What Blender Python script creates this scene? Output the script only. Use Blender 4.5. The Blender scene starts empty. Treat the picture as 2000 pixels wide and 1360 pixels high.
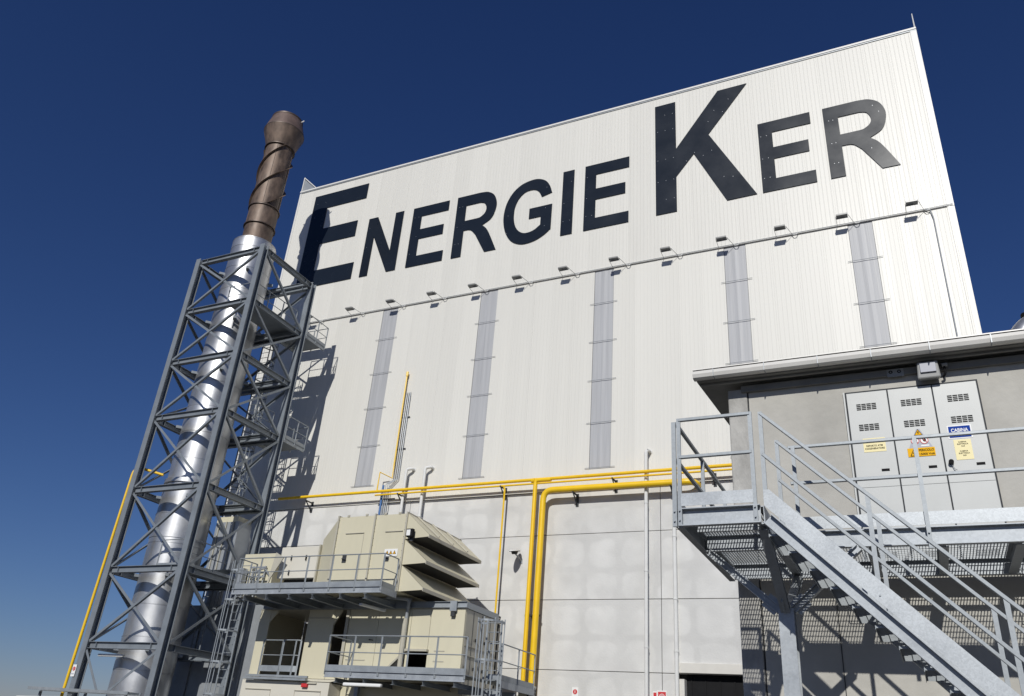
import bpy, math, random
from mathutils import Vector, Matrix
from mathutils.geometry import tessellate_polygon
random.seed(7)
PI = math.pi
sc = bpy.context.scene
col = sc.collection

# ------------------------------------------------------------------ camera
# the origin is the photographer's eye, 1.6 m above the ground; +X runs along
# the facade, +Y towards it
def cam_axes(yaw, pitch, roll):
    f = Vector((-math.sin(yaw)*math.cos(pitch), math.cos(yaw)*math.cos(pitch), math.sin(pitch)))
    r = Vector((math.cos(yaw), math.sin(yaw), 0)); u = r.cross(f)
    return r*math.cos(roll)+u*math.sin(roll), -r*math.sin(roll)+u*math.cos(roll), f
r_, u_, f_ = cam_axes(0.47604513, 0.47209587, 0.08206029)
cd = bpy.data.cameras.new('camera'); cam = bpy.data.objects.new('camera', cd); col.objects.link(cam)
m = Matrix.Identity(4)
for i in range(3):
    m[i][0] = r_[i]; m[i][1] = u_[i]; m[i][2] = -f_[i]
cam.matrix_world = m
cd.sensor_width = 36; cd.lens = 36*1581.753/2000; cd.clip_start = .1; cd.clip_end = 6000
sc.camera = cam

# ------------------------------------------------------------------ light
SUN = Vector((.18, -1, .64)).normalized()
el = math.asin(SUN.z); az = math.atan2(SUN.x, SUN.y)
w = bpy.data.worlds.new('World'); sc.world = w; w.use_nodes = True
nt = w.node_tree; nt.nodes.clear()
sky = nt.nodes.new('ShaderNodeTexSky'); sky.sky_type = 'NISHITA'; sky.sun_disc = False
sky.sun_elevation = el; sky.sun_rotation = az
sky.altitude = 100; sky.air_density = 1.0; sky.dust_density = .2; sky.ozone_density = 4.0
bg = nt.nodes.new('ShaderNodeBackground'); bg.inputs[1].default_value = .055
out = nt.nodes.new('ShaderNodeOutputWorld')
# deep polarised-looking blue: a gentle power curve per channel over the whole sky
sep = nt.nodes.new('ShaderNodeSeparateColor'); cmb = nt.nodes.new('ShaderNodeCombineColor')
nt.links.new(sky.outputs[0], sep.inputs[0])
for i_, (gm, am) in enumerate(((1.245, .88), (1.13, .79), (1.0, .94))):
    pw_ = nt.nodes.new('ShaderNodeMath'); pw_.operation = 'POWER'; pw_.inputs[1].default_value = gm
    ml_ = nt.nodes.new('ShaderNodeMath'); ml_.operation = 'MULTIPLY'; ml_.inputs[1].default_value = am*.055**(gm-1)
    nt.links.new(sep.outputs[i_], pw_.inputs[0]); nt.links.new(pw_.outputs[0], ml_.inputs[0]); nt.links.new(ml_.outputs[0], cmb.inputs[i_])
nt.links.new(cmb.outputs[0], bg.inputs[0]); nt.links.new(bg.outputs[0], out.inputs[0])
sd = bpy.data.lights.new('sun', 'SUN'); sd.energy = 3.55; sd.angle = math.radians(.5); sd.color = (1, .978, .925)
so = bpy.data.objects.new('sun', sd); col.objects.link(so)
so.rotation_euler = SUN.to_track_quat('Z', 'Y').to_euler()
sc.view_settings.view_transform = 'Standard'; sc.view_settings.look = 'None'
sc.view_settings.exposure = 0; sc.view_settings.gamma = 1; sc.view_settings.use_curve_mapping = False
sc.render.engine = 'CYCLES'
sc.cycles.max_bounces = 8

# ------------------------------------------------------------------ materials
def mat(name, base, rough=.6, metal=0., noise=0., nscale=3., stretch=(1, 1, 1), bump=0., bscale=20., coat=0., rvar=0., spec=.5):
    """painted / bare surface with broad tone variation and fine relief"""
    M = bpy.data.materials.new(name); M.use_nodes = True
    t = M.node_tree; b = t.nodes['Principled BSDF']; L = t.links
    b.inputs['Roughness'].default_value = rough; b.inputs['Metallic'].default_value = metal
    b.inputs['Coat Weight'].default_value = coat; b.inputs['Coat Roughness'].default_value = .12
    b.inputs['Specular IOR Level'].default_value = spec
    tc = t.nodes.new('ShaderNodeTexCoord'); mp = t.nodes.new('ShaderNodeMapping')
    mp.inputs['Scale'].default_value = stretch
    L.new(tc.outputs['Object'], mp.inputs[0])
    n = t.nodes.new('ShaderNodeTexNoise'); n.inputs['Scale'].default_value = nscale; n.inputs['Detail'].default_value = 6
    n.inputs['Roughness'].default_value = .6
    L.new(mp.outputs[0], n.inputs['Vector'])
    r = t.nodes.new('ShaderNodeMapRange'); r.inputs[1].default_value = .3; r.inputs[2].default_value = .7
    r.inputs[3].default_value = 1-noise; r.inputs[4].default_value = 1+noise*.6
    L.new(n.outputs[0], r.inputs[0])
    mx = t.nodes.new('ShaderNodeVectorMath'); mx.operation = 'SCALE'; mx.inputs[0].default_value = base[:3]
    L.new(r.outputs[0], mx.inputs['Scale']); L.new(mx.outputs[0], b.inputs['Base Color'])
    if rvar:
        rr = t.nodes.new('ShaderNodeMapRange'); rr.inputs[1].default_value = .3; rr.inputs[2].default_value = .7
        rr.inputs[3].default_value = rough-rvar; rr.inputs[4].default_value = rough+rvar
        L.new(n.outputs[0], rr.inputs[0]); L.new(rr.outputs[0], b.inputs['Roughness'])
    if bump:
        n2 = t.nodes.new('ShaderNodeTexNoise'); n2.inputs['Scale'].default_value = bscale; n2.inputs['Detail'].default_value = 4
        L.new(mp.outputs[0], n2.inputs['Vector'])
        bp = t.nodes.new('ShaderNodeBump'); bp.inputs['Strength'].default_value = bump; bp.inputs['Distance'].default_value = .02
        L.new(n2.outputs[0], bp.inputs['Height']); L.new(bp.outputs[0], b.inputs['Normal'])
    return M, t, b, mx, mp, n

def simple(*a, **k): return mat(*a, **k)[0]

def galv(name, base, rough=.48, metal=.35, amt=.18, scale=22):
    """hot-dip galvanised steel: spangle cells plus blotches"""
    M, t, b, mx, mp, n = mat(name, base, rough, metal, noise=.14, nscale=2.5, rvar=.08)
    v = t.nodes.new('ShaderNodeTexVoronoi'); v.inputs['Scale'].default_value = scale
    t.links.new(mp.outputs[0], v.inputs['Vector'])
    s = t.nodes.new('ShaderNodeSeparateColor'); t.links.new(v.outputs['Color'], s.inputs[0])
    r = t.nodes.new('ShaderNodeMapRange'); r.inputs[3].default_value = 1-amt; r.inputs[4].default_value = 1+amt
    t.links.new(s.outputs[0], r.inputs[0])
    x = t.nodes.new('ShaderNodeVectorMath'); x.operation = 'SCALE'
    t.links.new(mx.outputs[0], x.inputs[0]); t.links.new(r.outputs[0], x.inputs['Scale'])
    t.links.new(x.outputs[0], b.inputs['Base Color'])
    return M

def patchy_concrete(name, base, amt):
    """precast panel with paler rounded patches where it dried, in a loose grid"""
    M, t, b, mx, mp, n = mat(name, base, .85, 0, noise=.10, nscale=.75, bump=.25, bscale=14)
    N = t.nodes.new; L = t.links.new
    tc = N('ShaderNodeTexCoord')
    wn = N('ShaderNodeTexNoise'); wn.inputs['Scale'].default_value = .8; wn.inputs['Detail'].default_value = 3
    L(tc.outputs['Object'], wn.inputs['Vector'])
    wv = N('ShaderNodeVectorMath'); wv.operation = 'MULTIPLY_ADD'; wv.inputs[1].default_value = (.85, 0, .55); wv.inputs[2].default_value = (0, 0, 0)
    L(wn.outputs['Color'], wv.inputs[0])
    add = N('ShaderNodeVectorMath'); add.operation = 'ADD'; L(tc.outputs['Object'], add.inputs[0]); L(wv.outputs[0], add.inputs[1])
    sx = N('ShaderNodeSeparateXYZ'); L(add.outputs[0], sx.inputs[0])
    def cell(sock, period, off):
        a = N('ShaderNodeMath'); a.operation = 'MULTIPLY_ADD'; a.inputs[1].default_value = 1/period; a.inputs[2].default_value = off
        L(sock, a.inputs[0])
        f = N('ShaderNodeMath'); f.operation = 'FRACT'; L(a.outputs[0], f.inputs[0])
        s = N('ShaderNodeMath'); s.operation = 'SUBTRACT'; s.inputs[1].default_value = .5; L(f.outputs[0], s.inputs[0])
        c = N('ShaderNodeMath'); c.operation = 'ABSOLUTE'; L(s.outputs[0], c.inputs[0])
        p = N('ShaderNodeMath'); p.operation = 'POWER'; p.inputs[1].default_value = 4; L(c.outputs[0], p.inputs[0])
        return p
    px = cell(sx.outputs[0], 1.435, .1); pz = cell(sx.outputs[2], 1.275, .12)
    sm = N('ShaderNodeMath'); sm.operation = 'ADD'; L(px.outputs[0], sm.inputs[0]); L(pz.outputs[0], sm.inputs[1])
    ms = N('ShaderNodeMapRange'); ms.interpolation_type = 'SMOOTHSTEP'
    ms.inputs[1].default_value = .016; ms.inputs[2].default_value = .042; ms.inputs[3].default_value = 1; ms.inputs[4].default_value = 0
    L(sm.outputs[0], ms.inputs[0])
    # each patch dries with its own strength
    fn = N('ShaderNodeTexNoise'); fn.inputs['Scale'].default_value = .9; fn.inputs['Detail'].default_value = 2; L(tc.outputs['Object'], fn.inputs['Vector'])
    fr = N('ShaderNodeMapRange'); fr.inputs[1].default_value = .32; fr.inputs[2].default_value = .6; L(fn.outputs[0], fr.inputs[0])
    mu = N('ShaderNodeMath'); mu.operation = 'MULTIPLY'; L(ms.outputs[0], mu.inputs[0]); L(fr.outputs[0], mu.inputs[1])
    r = N('ShaderNodeMapRange'); r.inputs[3].default_value = 1-amt; r.inputs[4].default_value = 1+amt; L(mu.outputs[0], r.inputs[0])
    x = N('ShaderNodeVectorMath'); x.operation = 'SCALE'; L(mx.outputs[0], x.inputs[0]); L(r.outputs[0], x.inputs['Scale'])
    L(x.outputs[0], b.inputs['Base Color'])
    return M

M = {}
M['cladding'] = simple('cladding_paint', (.69, .675, .625), .42, 0, noise=.03, nscale=.6, stretch=(2.2, 1, .12), rvar=.05, bump=.05, bscale=1.5)
M['trim'] = simple('trim_paint', (.72, .71, .68), .4, 0, noise=.04)
M['letter'] = simple('letter_paint', (.012, .017, .026), .26, 0, noise=.12, nscale=.5, bump=.10, bscale=.35, rvar=.05, spec=.28)
M['rivet'] = simple('rivet', (.35, .36, .38), .4, .5)
M['poly'] = simple('skylight_plastic', (.41, .415, .43), .5, 0, noise=.14, nscale=.8, stretch=(9, 1, .3), bump=.3, bscale=1.2, rvar=.06)
M['concrete'] = patchy_concrete('precast_concrete', (.61, .605, .585), .055)
M['grey_concrete'] = simple('grey_concrete', (.46, .445, .405), .88, 0, noise=.2, nscale=.9, bump=.3, bscale=10)
M['pier'] = simple('rough_concrete', (.42, .41, .385), .9, 0, noise=.28, nscale=4, stretch=(1, 1, .5), bump=.6, bscale=24)
M['white_concrete'] = simple('pale_concrete', (.62, .60, .55), .8, 0, noise=.05)
M['galv'] = galv('galvanised', (.37, .395, .42), .5, .35, .07, 40)
M['galv_plate'] = galv('galvanised_plate', (.42, .445, .465), .47, .35, .09, 70)
M['galv_small'] = galv('galvanised_rail', (.31, .335, .355), .5, .3, .06, 50)
M['tower'] = simple('tower_steel', (.225, .25, .275), .5, .25, noise=.16, nscale=2, bump=.08)
M['alu'] = simple('aluminium_jacket', (.56, .565, .575), .40, .82, noise=.16, nscale=1.0, stretch=(1, 1, .6), bump=.28, bscale=1.3, rvar=.07)
M['rust_top'] = simple('sooty_steel', (.15, .105, .09), .55, .25, noise=.3, nscale=2.2, bump=.2, bscale=7)
M['rust'] = simple('oxidised_steel', (.165, .118, .09), .55, .3, noise=.6, nscale=2.6, stretch=(1, 1, .45), bump=.2, bscale=7, rvar=.12)
M['rust_dark'] = simple('oxidised_edge', (.10, .075, .062), .5, .4, noise=.3, nscale=4)
M['steel_bright'] = simple('bright_strake', (.30, .27, .24), .4, .5, noise=.2)
M['beige'] = simple('beige_paint', (.585, .545, .405), .5, 0, noise=.05, nscale=1.2, stretch=(1.3, 1, .5), bump=.06, bscale=2)
M['beige_trim'] = simple('beige_edge', (.44, .415, .34), .45, 0, noise=.08)
M['pale_beige'] = simple('pale_beige_paint', (.62, .59, .51), .4, 0, noise=.05, nscale=.9)
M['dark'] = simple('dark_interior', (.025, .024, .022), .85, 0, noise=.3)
M['perf'] = simple('grey_filter_mesh', (.16, .15, .13), .8, 0, noise=.1, bump=.8, bscale=60)
M['yellow'] = simple('gas_yellow', (.85, .54, .015), .36, 0, noise=.07, nscale=2)
M['pipe_white'] = simple('pvc_white', (.68, .68, .66), .4, 0, noise=.06)
M['blue'] = simple('blue_pipe', (.02, .12, .34), .4, 0, noise=.1)
M['conduit'] = simple('grey_conduit', (.33, .35, .37), .45, .3, noise=.1)
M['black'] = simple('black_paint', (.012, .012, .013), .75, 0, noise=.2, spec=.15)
M['bracket'] = simple('dark_bracket', (.05, .054, .06), .7, .1, noise=.2, spec=.2)
M['doorgrey'] = simple('door_grey', (.50, .51, .495), .42, 0, noise=.05, nscale=2)
M['gutter'] = simple('gutter_white', (.74, .72, .68), .4, 0, noise=.05)
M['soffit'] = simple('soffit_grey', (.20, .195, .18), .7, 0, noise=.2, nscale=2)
M['roof'] = simple('roof_metal', (.3, .3, .3), .5, .3, noise=.1)
M['white'] = simple('sign_white', (.78, .78, .76), .45, 0, noise=.03)
M['red'] = simple('sign_red', (.55, .03, .035), .45)
M['signyellow'] = simple('sign_yellow', (.85, .46, .015), .7, spec=.15)
M['paleyellow'] = simple('sign_pale_yellow', (.82, .72, .38), .5)
M['signblue'] = simple('sign_blue', (.010, .05, .30), .7, spec=.12)
M['signgrey'] = simple('sign_grey', (.36, .37, .42), .5)
M['plastic'] = simple('lamp_plastic', (.30, .30, .29), .3, 0, noise=.12)
M['lampglass'] = simple('lamp_glass', (.10, .105, .11), .12, 0, noise=.2)
M['ground'] = simple('asphalt', (.075, .072, .068), .9, 0, noise=.25, nscale=.5, bump=.3, bscale=12)
M['tyre'] = M['black']

# ------------------------------------------------------------------ mesh building
class MB:
    def __init__(s): s.v = []; s.f = []
    def quadbox(s, c8):
        n = len(s.v); s.v += [tuple(p) for p in c8]
        for q in ((0, 3, 2, 1), (4, 5, 6, 7), (0, 1, 5, 4), (1, 2, 6, 5), (2, 3, 7, 6), (3, 0, 4, 7)):
            s.f.append(tuple(n+i for i in q))
        return s
    def box(s, x0, x1, y0, y1, z0, z1):
        return s.quadbox([(x0, y0, z0), (x1, y0, z0), (x1, y1, z0), (x0, y1, z0), (x0, y0, z1), (x1, y0, z1), (x1, y1, z1), (x0, y1, z1)])
    def bar(s, p, q, w, h, up=(0, 0, 1), ox=0, oz=0):
        """box from p to q, w across, h along up; ox/oz shift it sideways"""
        p = Vector(p); q = Vector(q); d = (q-p).normalized(); u = Vector(up)
        a = d.cross(u)
        if a.length < 1e-4: a = d.cross(Vector((0, 1, 0)))
        a.normalize(); b = a.cross(d)
        p = p+a*ox+b*oz; q = q+a*ox+b*oz; a = a*(w/2); b = b*(h/2)
        return s.quadbox([p-a-b, p+a-b, q+a-b, q-a-b, p-a+b, p+a+b, q+a+b, q-a+b])
    def ibeam(s, p, q, w, h, t=.018, up=(0, 0, 1)):
        s.bar(p, q, w, t, up, 0, h/2-t/2); s.bar(p, q, w, t, up, 0, -h/2+t/2); s.bar(p, q, t*.8, h-2*t, up)
        return s
    def channel(s, p, q, w, h, t=.015, up=(0, 0, 1), side=1):
        s.bar(p, q, w, t, up, 0, h/2-t/2); s.bar(p, q, w, t, up, 0, -h/2+t/2); s.bar(p, q, t, h-2*t, up, side*(w/2-t/2))
        return s
    def angle(s, p, q, w, t=.01, up=(0, 0, 1)):
        s.bar(p, q, w, t, up, 0, w/2); s.bar(p, q, t, w-t, up, w/2-t/2, -t/2)
        return s
    def tube(s, p, q, r, n=10, r2=None, cap=True):
        p = Vector(p); q = Vector(q); d = (q-p).normalized(); a = d.orthogonal().normalized(); b = d.cross(a)
        k = len(s.v); r2 = r if r2 is None else r2
        for c, rr in ((p, r), (q, r2)):
            for i in range(n):
                t = 2*PI*i/n; s.v.append(tuple(c+a*rr*math.cos(t)+b*rr*math.sin(t)))
        for i in range(n): s.f.append((k+i, k+(i+1) % n, k+n+(i+1) % n, k+n+i))
        if cap: s.f.append(tuple(k+i for i in range(n-1, -1, -1))); s.f.append(tuple(k+n+i for i in range(n)))
        return s
    def path(s, pts, r, n=10, bend=0.):
        """pipe through pts; bend > 0 rounds the corners with that radius"""
        P = [Vector(p) for p in pts]
        if bend:
            Q = [P[0]]
            for i in range(1, len(P)-1):
                a = (P[i-1]-P[i]).normalized(); b = (P[i+1]-P[i]).normalized()
                A = P[i]+a*bend; B = P[i]+b*bend
                for k in range(6):
                    t = k/5; Q.append(A*(1-t)**2+P[i]*2*t*(1-t)+B*t*t)
            Q.append(P[-1]); P = Q
        k0 = len(s.v); ref = None
        for i, p in enumerate(P):
            d = ((P[i+1]-p) if i < len(P)-1 else (p-P[i-1]))
            if 0 < i < len(P)-1: d = (P[i+1]-p).normalized()+(p-P[i-1]).normalized()
            d.normalize()
            if ref is None: ref = d.orthogonal().normalized()
            a = (ref-d*ref.dot(d)).normalized(); ref = a; b = d.cross(a)
            for j in range(n):
                t = 2*PI*j/n; s.v.append(tuple(p+a*r*math.cos(t)+b*r*math.sin(t)))
        for i in range(len(P)-1):
            for j in range(n):
                s.f.append((k0+i*n+j, k0+i*n+(j+1) % n, k0+(i+1)*n+(j+1) % n, k0+(i+1)*n+j))
        s.f.append(tuple(k0+j for j in range(n-1, -1, -1))); e = k0+(len(P)-1)*n
        s.f.append(tuple(e+j for j in range(n)))
        return s
    def lathe(s, prof, cx, cy, n=40, close=False):
        k = len(s.v)
        for r, z in prof:
            for i in range(n):
                t = 2*PI*i/n; s.v.append((cx+r*math.cos(t), cy+r*math.sin(t), z))
        for j in range(len(prof)-1):
            for i in range(n):
                s.f.append((k+j*n+i, k+j*n+(i+1) % n, k+(j+1)*n+(i+1) % n, k+(j+1)*n+i))
        return s
    def prism(s, loops, y0, y1, axis='y'):
        """polygon(s) in x,z (first outer, others holes) given depth from y0 to y1; axis 'x': polygon in y,z"""
        def P(a, b, y): return (a, y, b) if axis == 'y' else (y, a, b)
        tri = tessellate_polygon([[Vector((a, b, 0)) for a, b in lp] for lp in loops])
        flat = [p for lp in loops for p in lp]; n = len(flat); k = len(s.v)
        s.v += [P(a, b, y0) for a, b in flat]+[P(a, b, y1) for a, b in flat]
        for t in tri:
            s.f.append(tuple(k+i for i in t)); s.f.append(tuple(k+n+i for i in reversed(t)))
        o = 0
        for lp in loops:
            m = len(lp)
            for i in range(m):
                a = k+o+i; b = k+o+(i+1) % m; s.f.append((a, b, b+n, a+n))
            o += m
        return s
    def poly(s, pts):
        k = len(s.v); s.v += [tuple(p) for p in pts]; s.f.append(tuple(range(k, k+len(pts)))); return s
    def build(s, name, material, root=None, smooth=False, bevel=0.):
        me = bpy.data.meshes.new(name)
        base = Vector((0, 0, 0)); q = root
        while q is not None: base += q.location; q = q.parent
        vs = s.v
        c = Vector((0, 0, 0))
        if root is None and vs:
            xs = [v[0] for v in vs]; ys = [v[1] for v in vs]; zs = [v[2] for v in vs]
            c = Vector(((min(xs)+max(xs))/2, (min(ys)+max(ys))/2, min(zs)))
        b = base+c
        me.from_pydata([(v[0]-b[0], v[1]-b[1], v[2]-b[2]) for v in vs], [], s.f)
        import bmesh
        bm = bmesh.new(); bm.from_mesh(me); bmesh.ops.recalc_face_normals(bm, faces=bm.faces); bm.to_mesh(me); bm.free()
        me.materials.append(M[material])
        if smooth:
            for p in me.polygons: p.use_smooth = True
            me.set_sharp_from_angle(angle=math.radians(28))
        o = bpy.data.objects.new(name, me); col.objects.link(o); o.location = c; o.parent = root
        if bevel:
            md = o.modifiers.new('bevel', 'BEVEL'); md.width = bevel; md.segments = 2; md.limit_method = 'ANGLE'
        return o

def thing(name, label, cat, base, group=None):
    o = bpy.data.objects.new(name, None); o.empty_display_size = .2; col.objects.link(o); o.location = base
    o['label'] = label; o['category'] = cat
    if group: o['group'] = group
    return o
def tone(material, lo, hi):
    """each sheet or panel of one material has a slightly different batch tone"""
    t = M[material].node_tree; b = t.nodes['Principled BSDF']; src = b.inputs['Base Color'].links[0].from_socket
    oi = t.nodes.new('ShaderNodeObjectInfo'); r = t.nodes.new('ShaderNodeMapRange'); r.inputs[3].default_value = lo; r.inputs[4].default_value = hi
    x = t.nodes.new('ShaderNodeVectorMath'); x.operation = 'SCALE'
    t.links.new(oi.outputs['Random'], r.inputs[0]); t.links.new(src, x.inputs[0]); t.links.new(r.outputs[0], x.inputs['Scale']); t.links.new(x.outputs[0], b.inputs['Base Color'])
tone('cladding', .965, 1.02); tone('concrete', .96, 1.02); tone('alu', .88, 1.05); tone('beige', .97, 1.02)
def tag(o, label, cat, group=None):
    o['label'] = label; o['category'] = cat
    if group: o['group'] = group
    return o
def dup(o, parent=None, data=None):
    c = o.copy(); col.objects.link(c); c.parent = parent
    for ch in list(o.children): dup(ch, c)
    return c
def stuff(o): o['kind'] = 'stuff'; return o
G = -1.6                                     # ground level

def text(body, x, y, z, size, material, root, name='lettering', w=None):
    """flat lettering facing the camera side (-Y), centred at x, baseline z"""
    cu = bpy.data.curves.new(name, 'FONT'); cu.body = body; cu.size = size; cu.align_x = 'CENTER'; cu.extrude = .0008
    cu.space_line = 1.15; cu.offset = size*.02
    o = bpy.data.objects.new(name, cu); col.objects.link(o)
    o.rotation_euler = (PI/2, 0, 0); bpy.context.view_layer.update()
    if w and o.dimensions.x > 1e-4: sxx = w/o.dimensions.x
    else: sxx = 1
    dg = bpy.context.evaluated_depsgraph_get()
    me = bpy.data.meshes.new_from_object(o.evaluated_get(dg)); bpy.data.objects.remove(o); bpy.data.curves.remove(cu)
    base = Vector((0, 0, 0)); q = root
    while q is not None: base += q.location; q = q.parent
    for v in me.vertices:
        a, b, c = v.co; v.co = (a*sxx+x-base.x, -c+y-base.y, b+z-base.z)
    me.materials.clear(); me.materials.append(M[material])
    ob = bpy.data.objects.new(name, me); col.objects.link(ob); ob.parent = root
    return ob

# ------------------------------------------------------------------ setting
g = MB(); g.poly([(-900, -900, G), (900, -900, G), (900, 900, G), (-900, 900, G)])
o = g.build('ground', 'ground'); o['kind'] = 'structure'

# ------------------------------------------------------------------ main hall
XL, XR, YF = -31.05, 3.45, 30.0
ZT, ZR, ZC = 30.5, 20.68, 10.2
hall = thing('factory_hall', 'tall white clad industrial hall with grey concrete base filling the picture', 'building', (-13.8, YF, G))
# core, with a recess for the doorway
b = MB(); b.box(XL+.05, XR-.05, YF+.35, YF+24, G, ZT-.05)
b.build('core', 'dark', hall)
b = MB(); b.box(XL, XL+.05, YF+.05, YF+24, ZC, ZT); b.build('side_wall', 'cladding', hall)
b = MB(); b.box(XR-.05, XR, YF+.05, YF+24, ZC, ZT); b.build('side_wall', 'cladding', hall)

def clad_panel(x0, x1, z0, z1, ribs, rw=.034, rd=.008):
    s = MB(); wd = x1-x0; prof = [(x0+.001, YF)]
    for i in range(ribs):
        c = x0+wd*(i+.5)/ribs
        prof += [(c-rw/2, YF), (c-rw/4, YF-rd), (c+rw/4, YF-rd), (c+rw/2, YF)]
    prof += [(x1-.001, YF), (x1-.001, YF+.05)]
    n = len(prof); k = 0
    for z in (z0, z1): s.v += [(a, c, z) for a, c in prof]
    for i in range(n-1): s.f.append((i, i+1, n+i+1, n+i))
    return s
NU = 34; pw = (XR-.25-XL-.12)/NU
proto = None
for i in range(NU):
    x0 = XL+.12+i*pw
    if proto is None: proto = clad_panel(x0, x0+pw, ZR+.03, ZT-.12, 6).build('cladding_panel', 'cladding', hall); first = x0; o = proto
    else:
        o = proto.copy(); col.objects.link(o); o.location.x += x0-first
    o.location.y += random.uniform(-.002, .002)
    o.rotation_euler.z = random.uniform(-.004, .004)*0
STR = [-23.22, -17.42, -11.45, -5.51, -.46]; SW = .93
edges = [XL+.12]
for s_ in STR: edges += [s_, s_+SW]
edges.append(XR-.25)
for k in range(0, len(edges), 2):
    a, c = edges[k], edges[k+1]; n = max(1, round((c-a)/1.0)); wd = (c-a)/n
    pr = clad_panel(a, a+wd, ZC, ZR-.03, 6, .022, .004).build('cladding_panel', 'cladding', hall)
    pr.location.y += random.uniform(-.002, .002)
    for i in range(1, n):
        o = pr.copy(); col.objects.link(o); o.location.x += i*wd; o.location.y = random.uniform(-.002, .002)
skp = None
for i, a in enumerate(STR):
    # corrugated plastic daylight strip, sheets lapped at each clamping rod
    s = MB(); prof = []
    for q in range(0, 7):
        x = a+.012+(SW-.024)*q/6
        prof.append((x, YF+.02-(.008 if q in (3,) else .0)-(.002 if q % 2 else 0)))
    zc = 11.0
    for z in (zc, ZR-.03): s.v += [(x, y, z) for x, y in prof]
    n = len(prof)
    for q in range(n-1): s.f.append((q, q+1, n+q+1, n+q))
    st = s.build('skylight_strip', 'poly', hall)
    for z in (18.86, 16.9, 15.0, 13.02, 11.02):
        r = MB().tube((a-.17, YF-.05, z), (a+SW+.20, YF-.05, z), .011, 6).build('clamping_rod', 'conduit', st)
    bw = MB().box(a, a+SW, YF, YF+.04, ZC, zc-.012).build('cladding_panel', 'cladding', hall)
# flashings
MB().box(XL, XR, YF-.06, YF+.25, ZT-.10, ZT).build('parapet_cap', 'trim', hall)
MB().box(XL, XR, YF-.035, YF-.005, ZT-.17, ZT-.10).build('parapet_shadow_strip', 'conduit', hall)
MB().box(XL, XL+.12, YF-.03, YF+.05, ZC, ZT-.17).build('corner_trim', 'trim', hall)
MB().box(XR-.25, XR, YF-.03, YF+.05, ZR+.03, ZT-.17).build('corner_trim', 'trim', hall)
b = MB(); b.box(XR-.25, XR, YF-.03, YF+.05, ZC, ZR-.03); b.box(XR-.19, XR-.15, YF-.045, YF-.03, ZC, ZR-.03)
b.build('corner_trim', 'cladding', hall)
MB().box(XL, XR, YF-.05, YF+.02, ZR-.028, ZR+.028).build('ledge_flashing', 'trim', hall)
MB().box(XL, XR-.02, YF-.04, YF+.05, ZC-.07, ZC-.002).build('drip_flashing', 'cladding', hall)
# roof end gusset seen above the left corner and lightning rod at the right one
MB().prism([[(XL+.02, ZT+.005), (XL+1.15, ZT+.005), (XL+.02, ZT+1.1)]], YF+.1, YF+.16).build('roof_gusset', 'conduit', hall)
MB().bar((XL+.03, YF+.05, ZT+1.12), (XL+1.17, YF+.05, ZT+.02), .05, .05, (0, 1, 0)).build('gusset_edge', 'trim', hall)
MB().box(XL-.02, XL+.04, YF+.02, YF+.18, ZT, ZT+1.15).build('gusset_post', 'trim', hall)
MB().tube((XR-.03, YF+.1, ZT), (XR-.03, YF+.1, ZT+1.0), .035, 8, .02).build('lightning_rod', 'pipe_white', hall)
# precast concrete base: 11.48 m panels, 2.55 m courses
jx = [XL, -19.93, -8.45, XR]; jz = [G, .66, 3.21, 5.76, 8.31, ZC-.08]
for i in range(3):
    for j in range(5):
        a, c, z0, z1 = jx[i], jx[i+1], jz[j], jz[j+1]
        g_ = .011
        segs = [(a, c, z0, z1)]
        if i == 2 and j == 0: segs = [(a, -7.64, z0, z1), (-5.4, c, z0, z1)]
        if i == 2 and j == 1: segs = [(a, -7.90, z0, z1), (-5.4, c, z0, z1)]
        for (p, q, r, t) in segs:
            MB().box(p+g_, q-g_, YF-.002*(j % 2), YF+.3, r+g_, t-g_).build('concrete_panel', 'concrete', hall, bevel=.008)
# door: lintel, jamb, shutter and ribs painted black for the unlit opening
MB().box(-7.89, -5.2, YF-.06, YF+.3, 3.23, 3.56).build('door_lintel', 'white_concrete', hall, bevel=.01)
MB().box(-7.89, -7.65, YF-.04, YF+.3, G, 3.03).build('door_jamb', 'white_concrete', hall, bevel=.01)
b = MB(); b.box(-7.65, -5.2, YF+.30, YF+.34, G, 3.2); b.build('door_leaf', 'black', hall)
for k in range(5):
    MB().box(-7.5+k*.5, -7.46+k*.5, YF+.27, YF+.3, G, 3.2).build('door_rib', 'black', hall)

# ------------------------------------------------------------------ sign letters
def cat(pts, n=5):
    """Catmull-Rom through pts"""
    P = [Vector((a, b, 0)) for a, b in pts]; P = [P[0]*2-P[1]]+P+[P[-1]*2-P[-2]]; out = []
    for i in range(1, len(P)-2):
        for k in range(n):
            t = k/n; a, b, c, d = P[i-1:i+3]
            v = .5*((2*b)+(c-a)*t+(2*a-5*b+4*c-d)*t*t+(3*b-a-3*c+d)*t**3); out.append((v.x, v.y))
    out.append((P[-2].x, P[-2].y)); return out
def off(pts, dx, dz, sx=1, sz=1): return [(a*sx+dx, b*sz+dz) for a, b in pts]
sign = thing('facade_lettering', 'giant dark navy ENERGIEKER lettering fixed across the top of the white hall', 'sign', (-14, YF-.06, 23))
def E(x0, x1, xm, st, z0, z1, t, m0, m1, tb): # stem, arm thickness
    return [[(x0, z0), (x1-.02, z0), (x1-.02, z0+tb), (x0+st, z0+tb), (x0+st, m0), (xm, m0), (xm, m1), (x0+st, m1), (x0+st, z1-t), (x1, z1-t), (x1, z1), (x0, z1)]]
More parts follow.
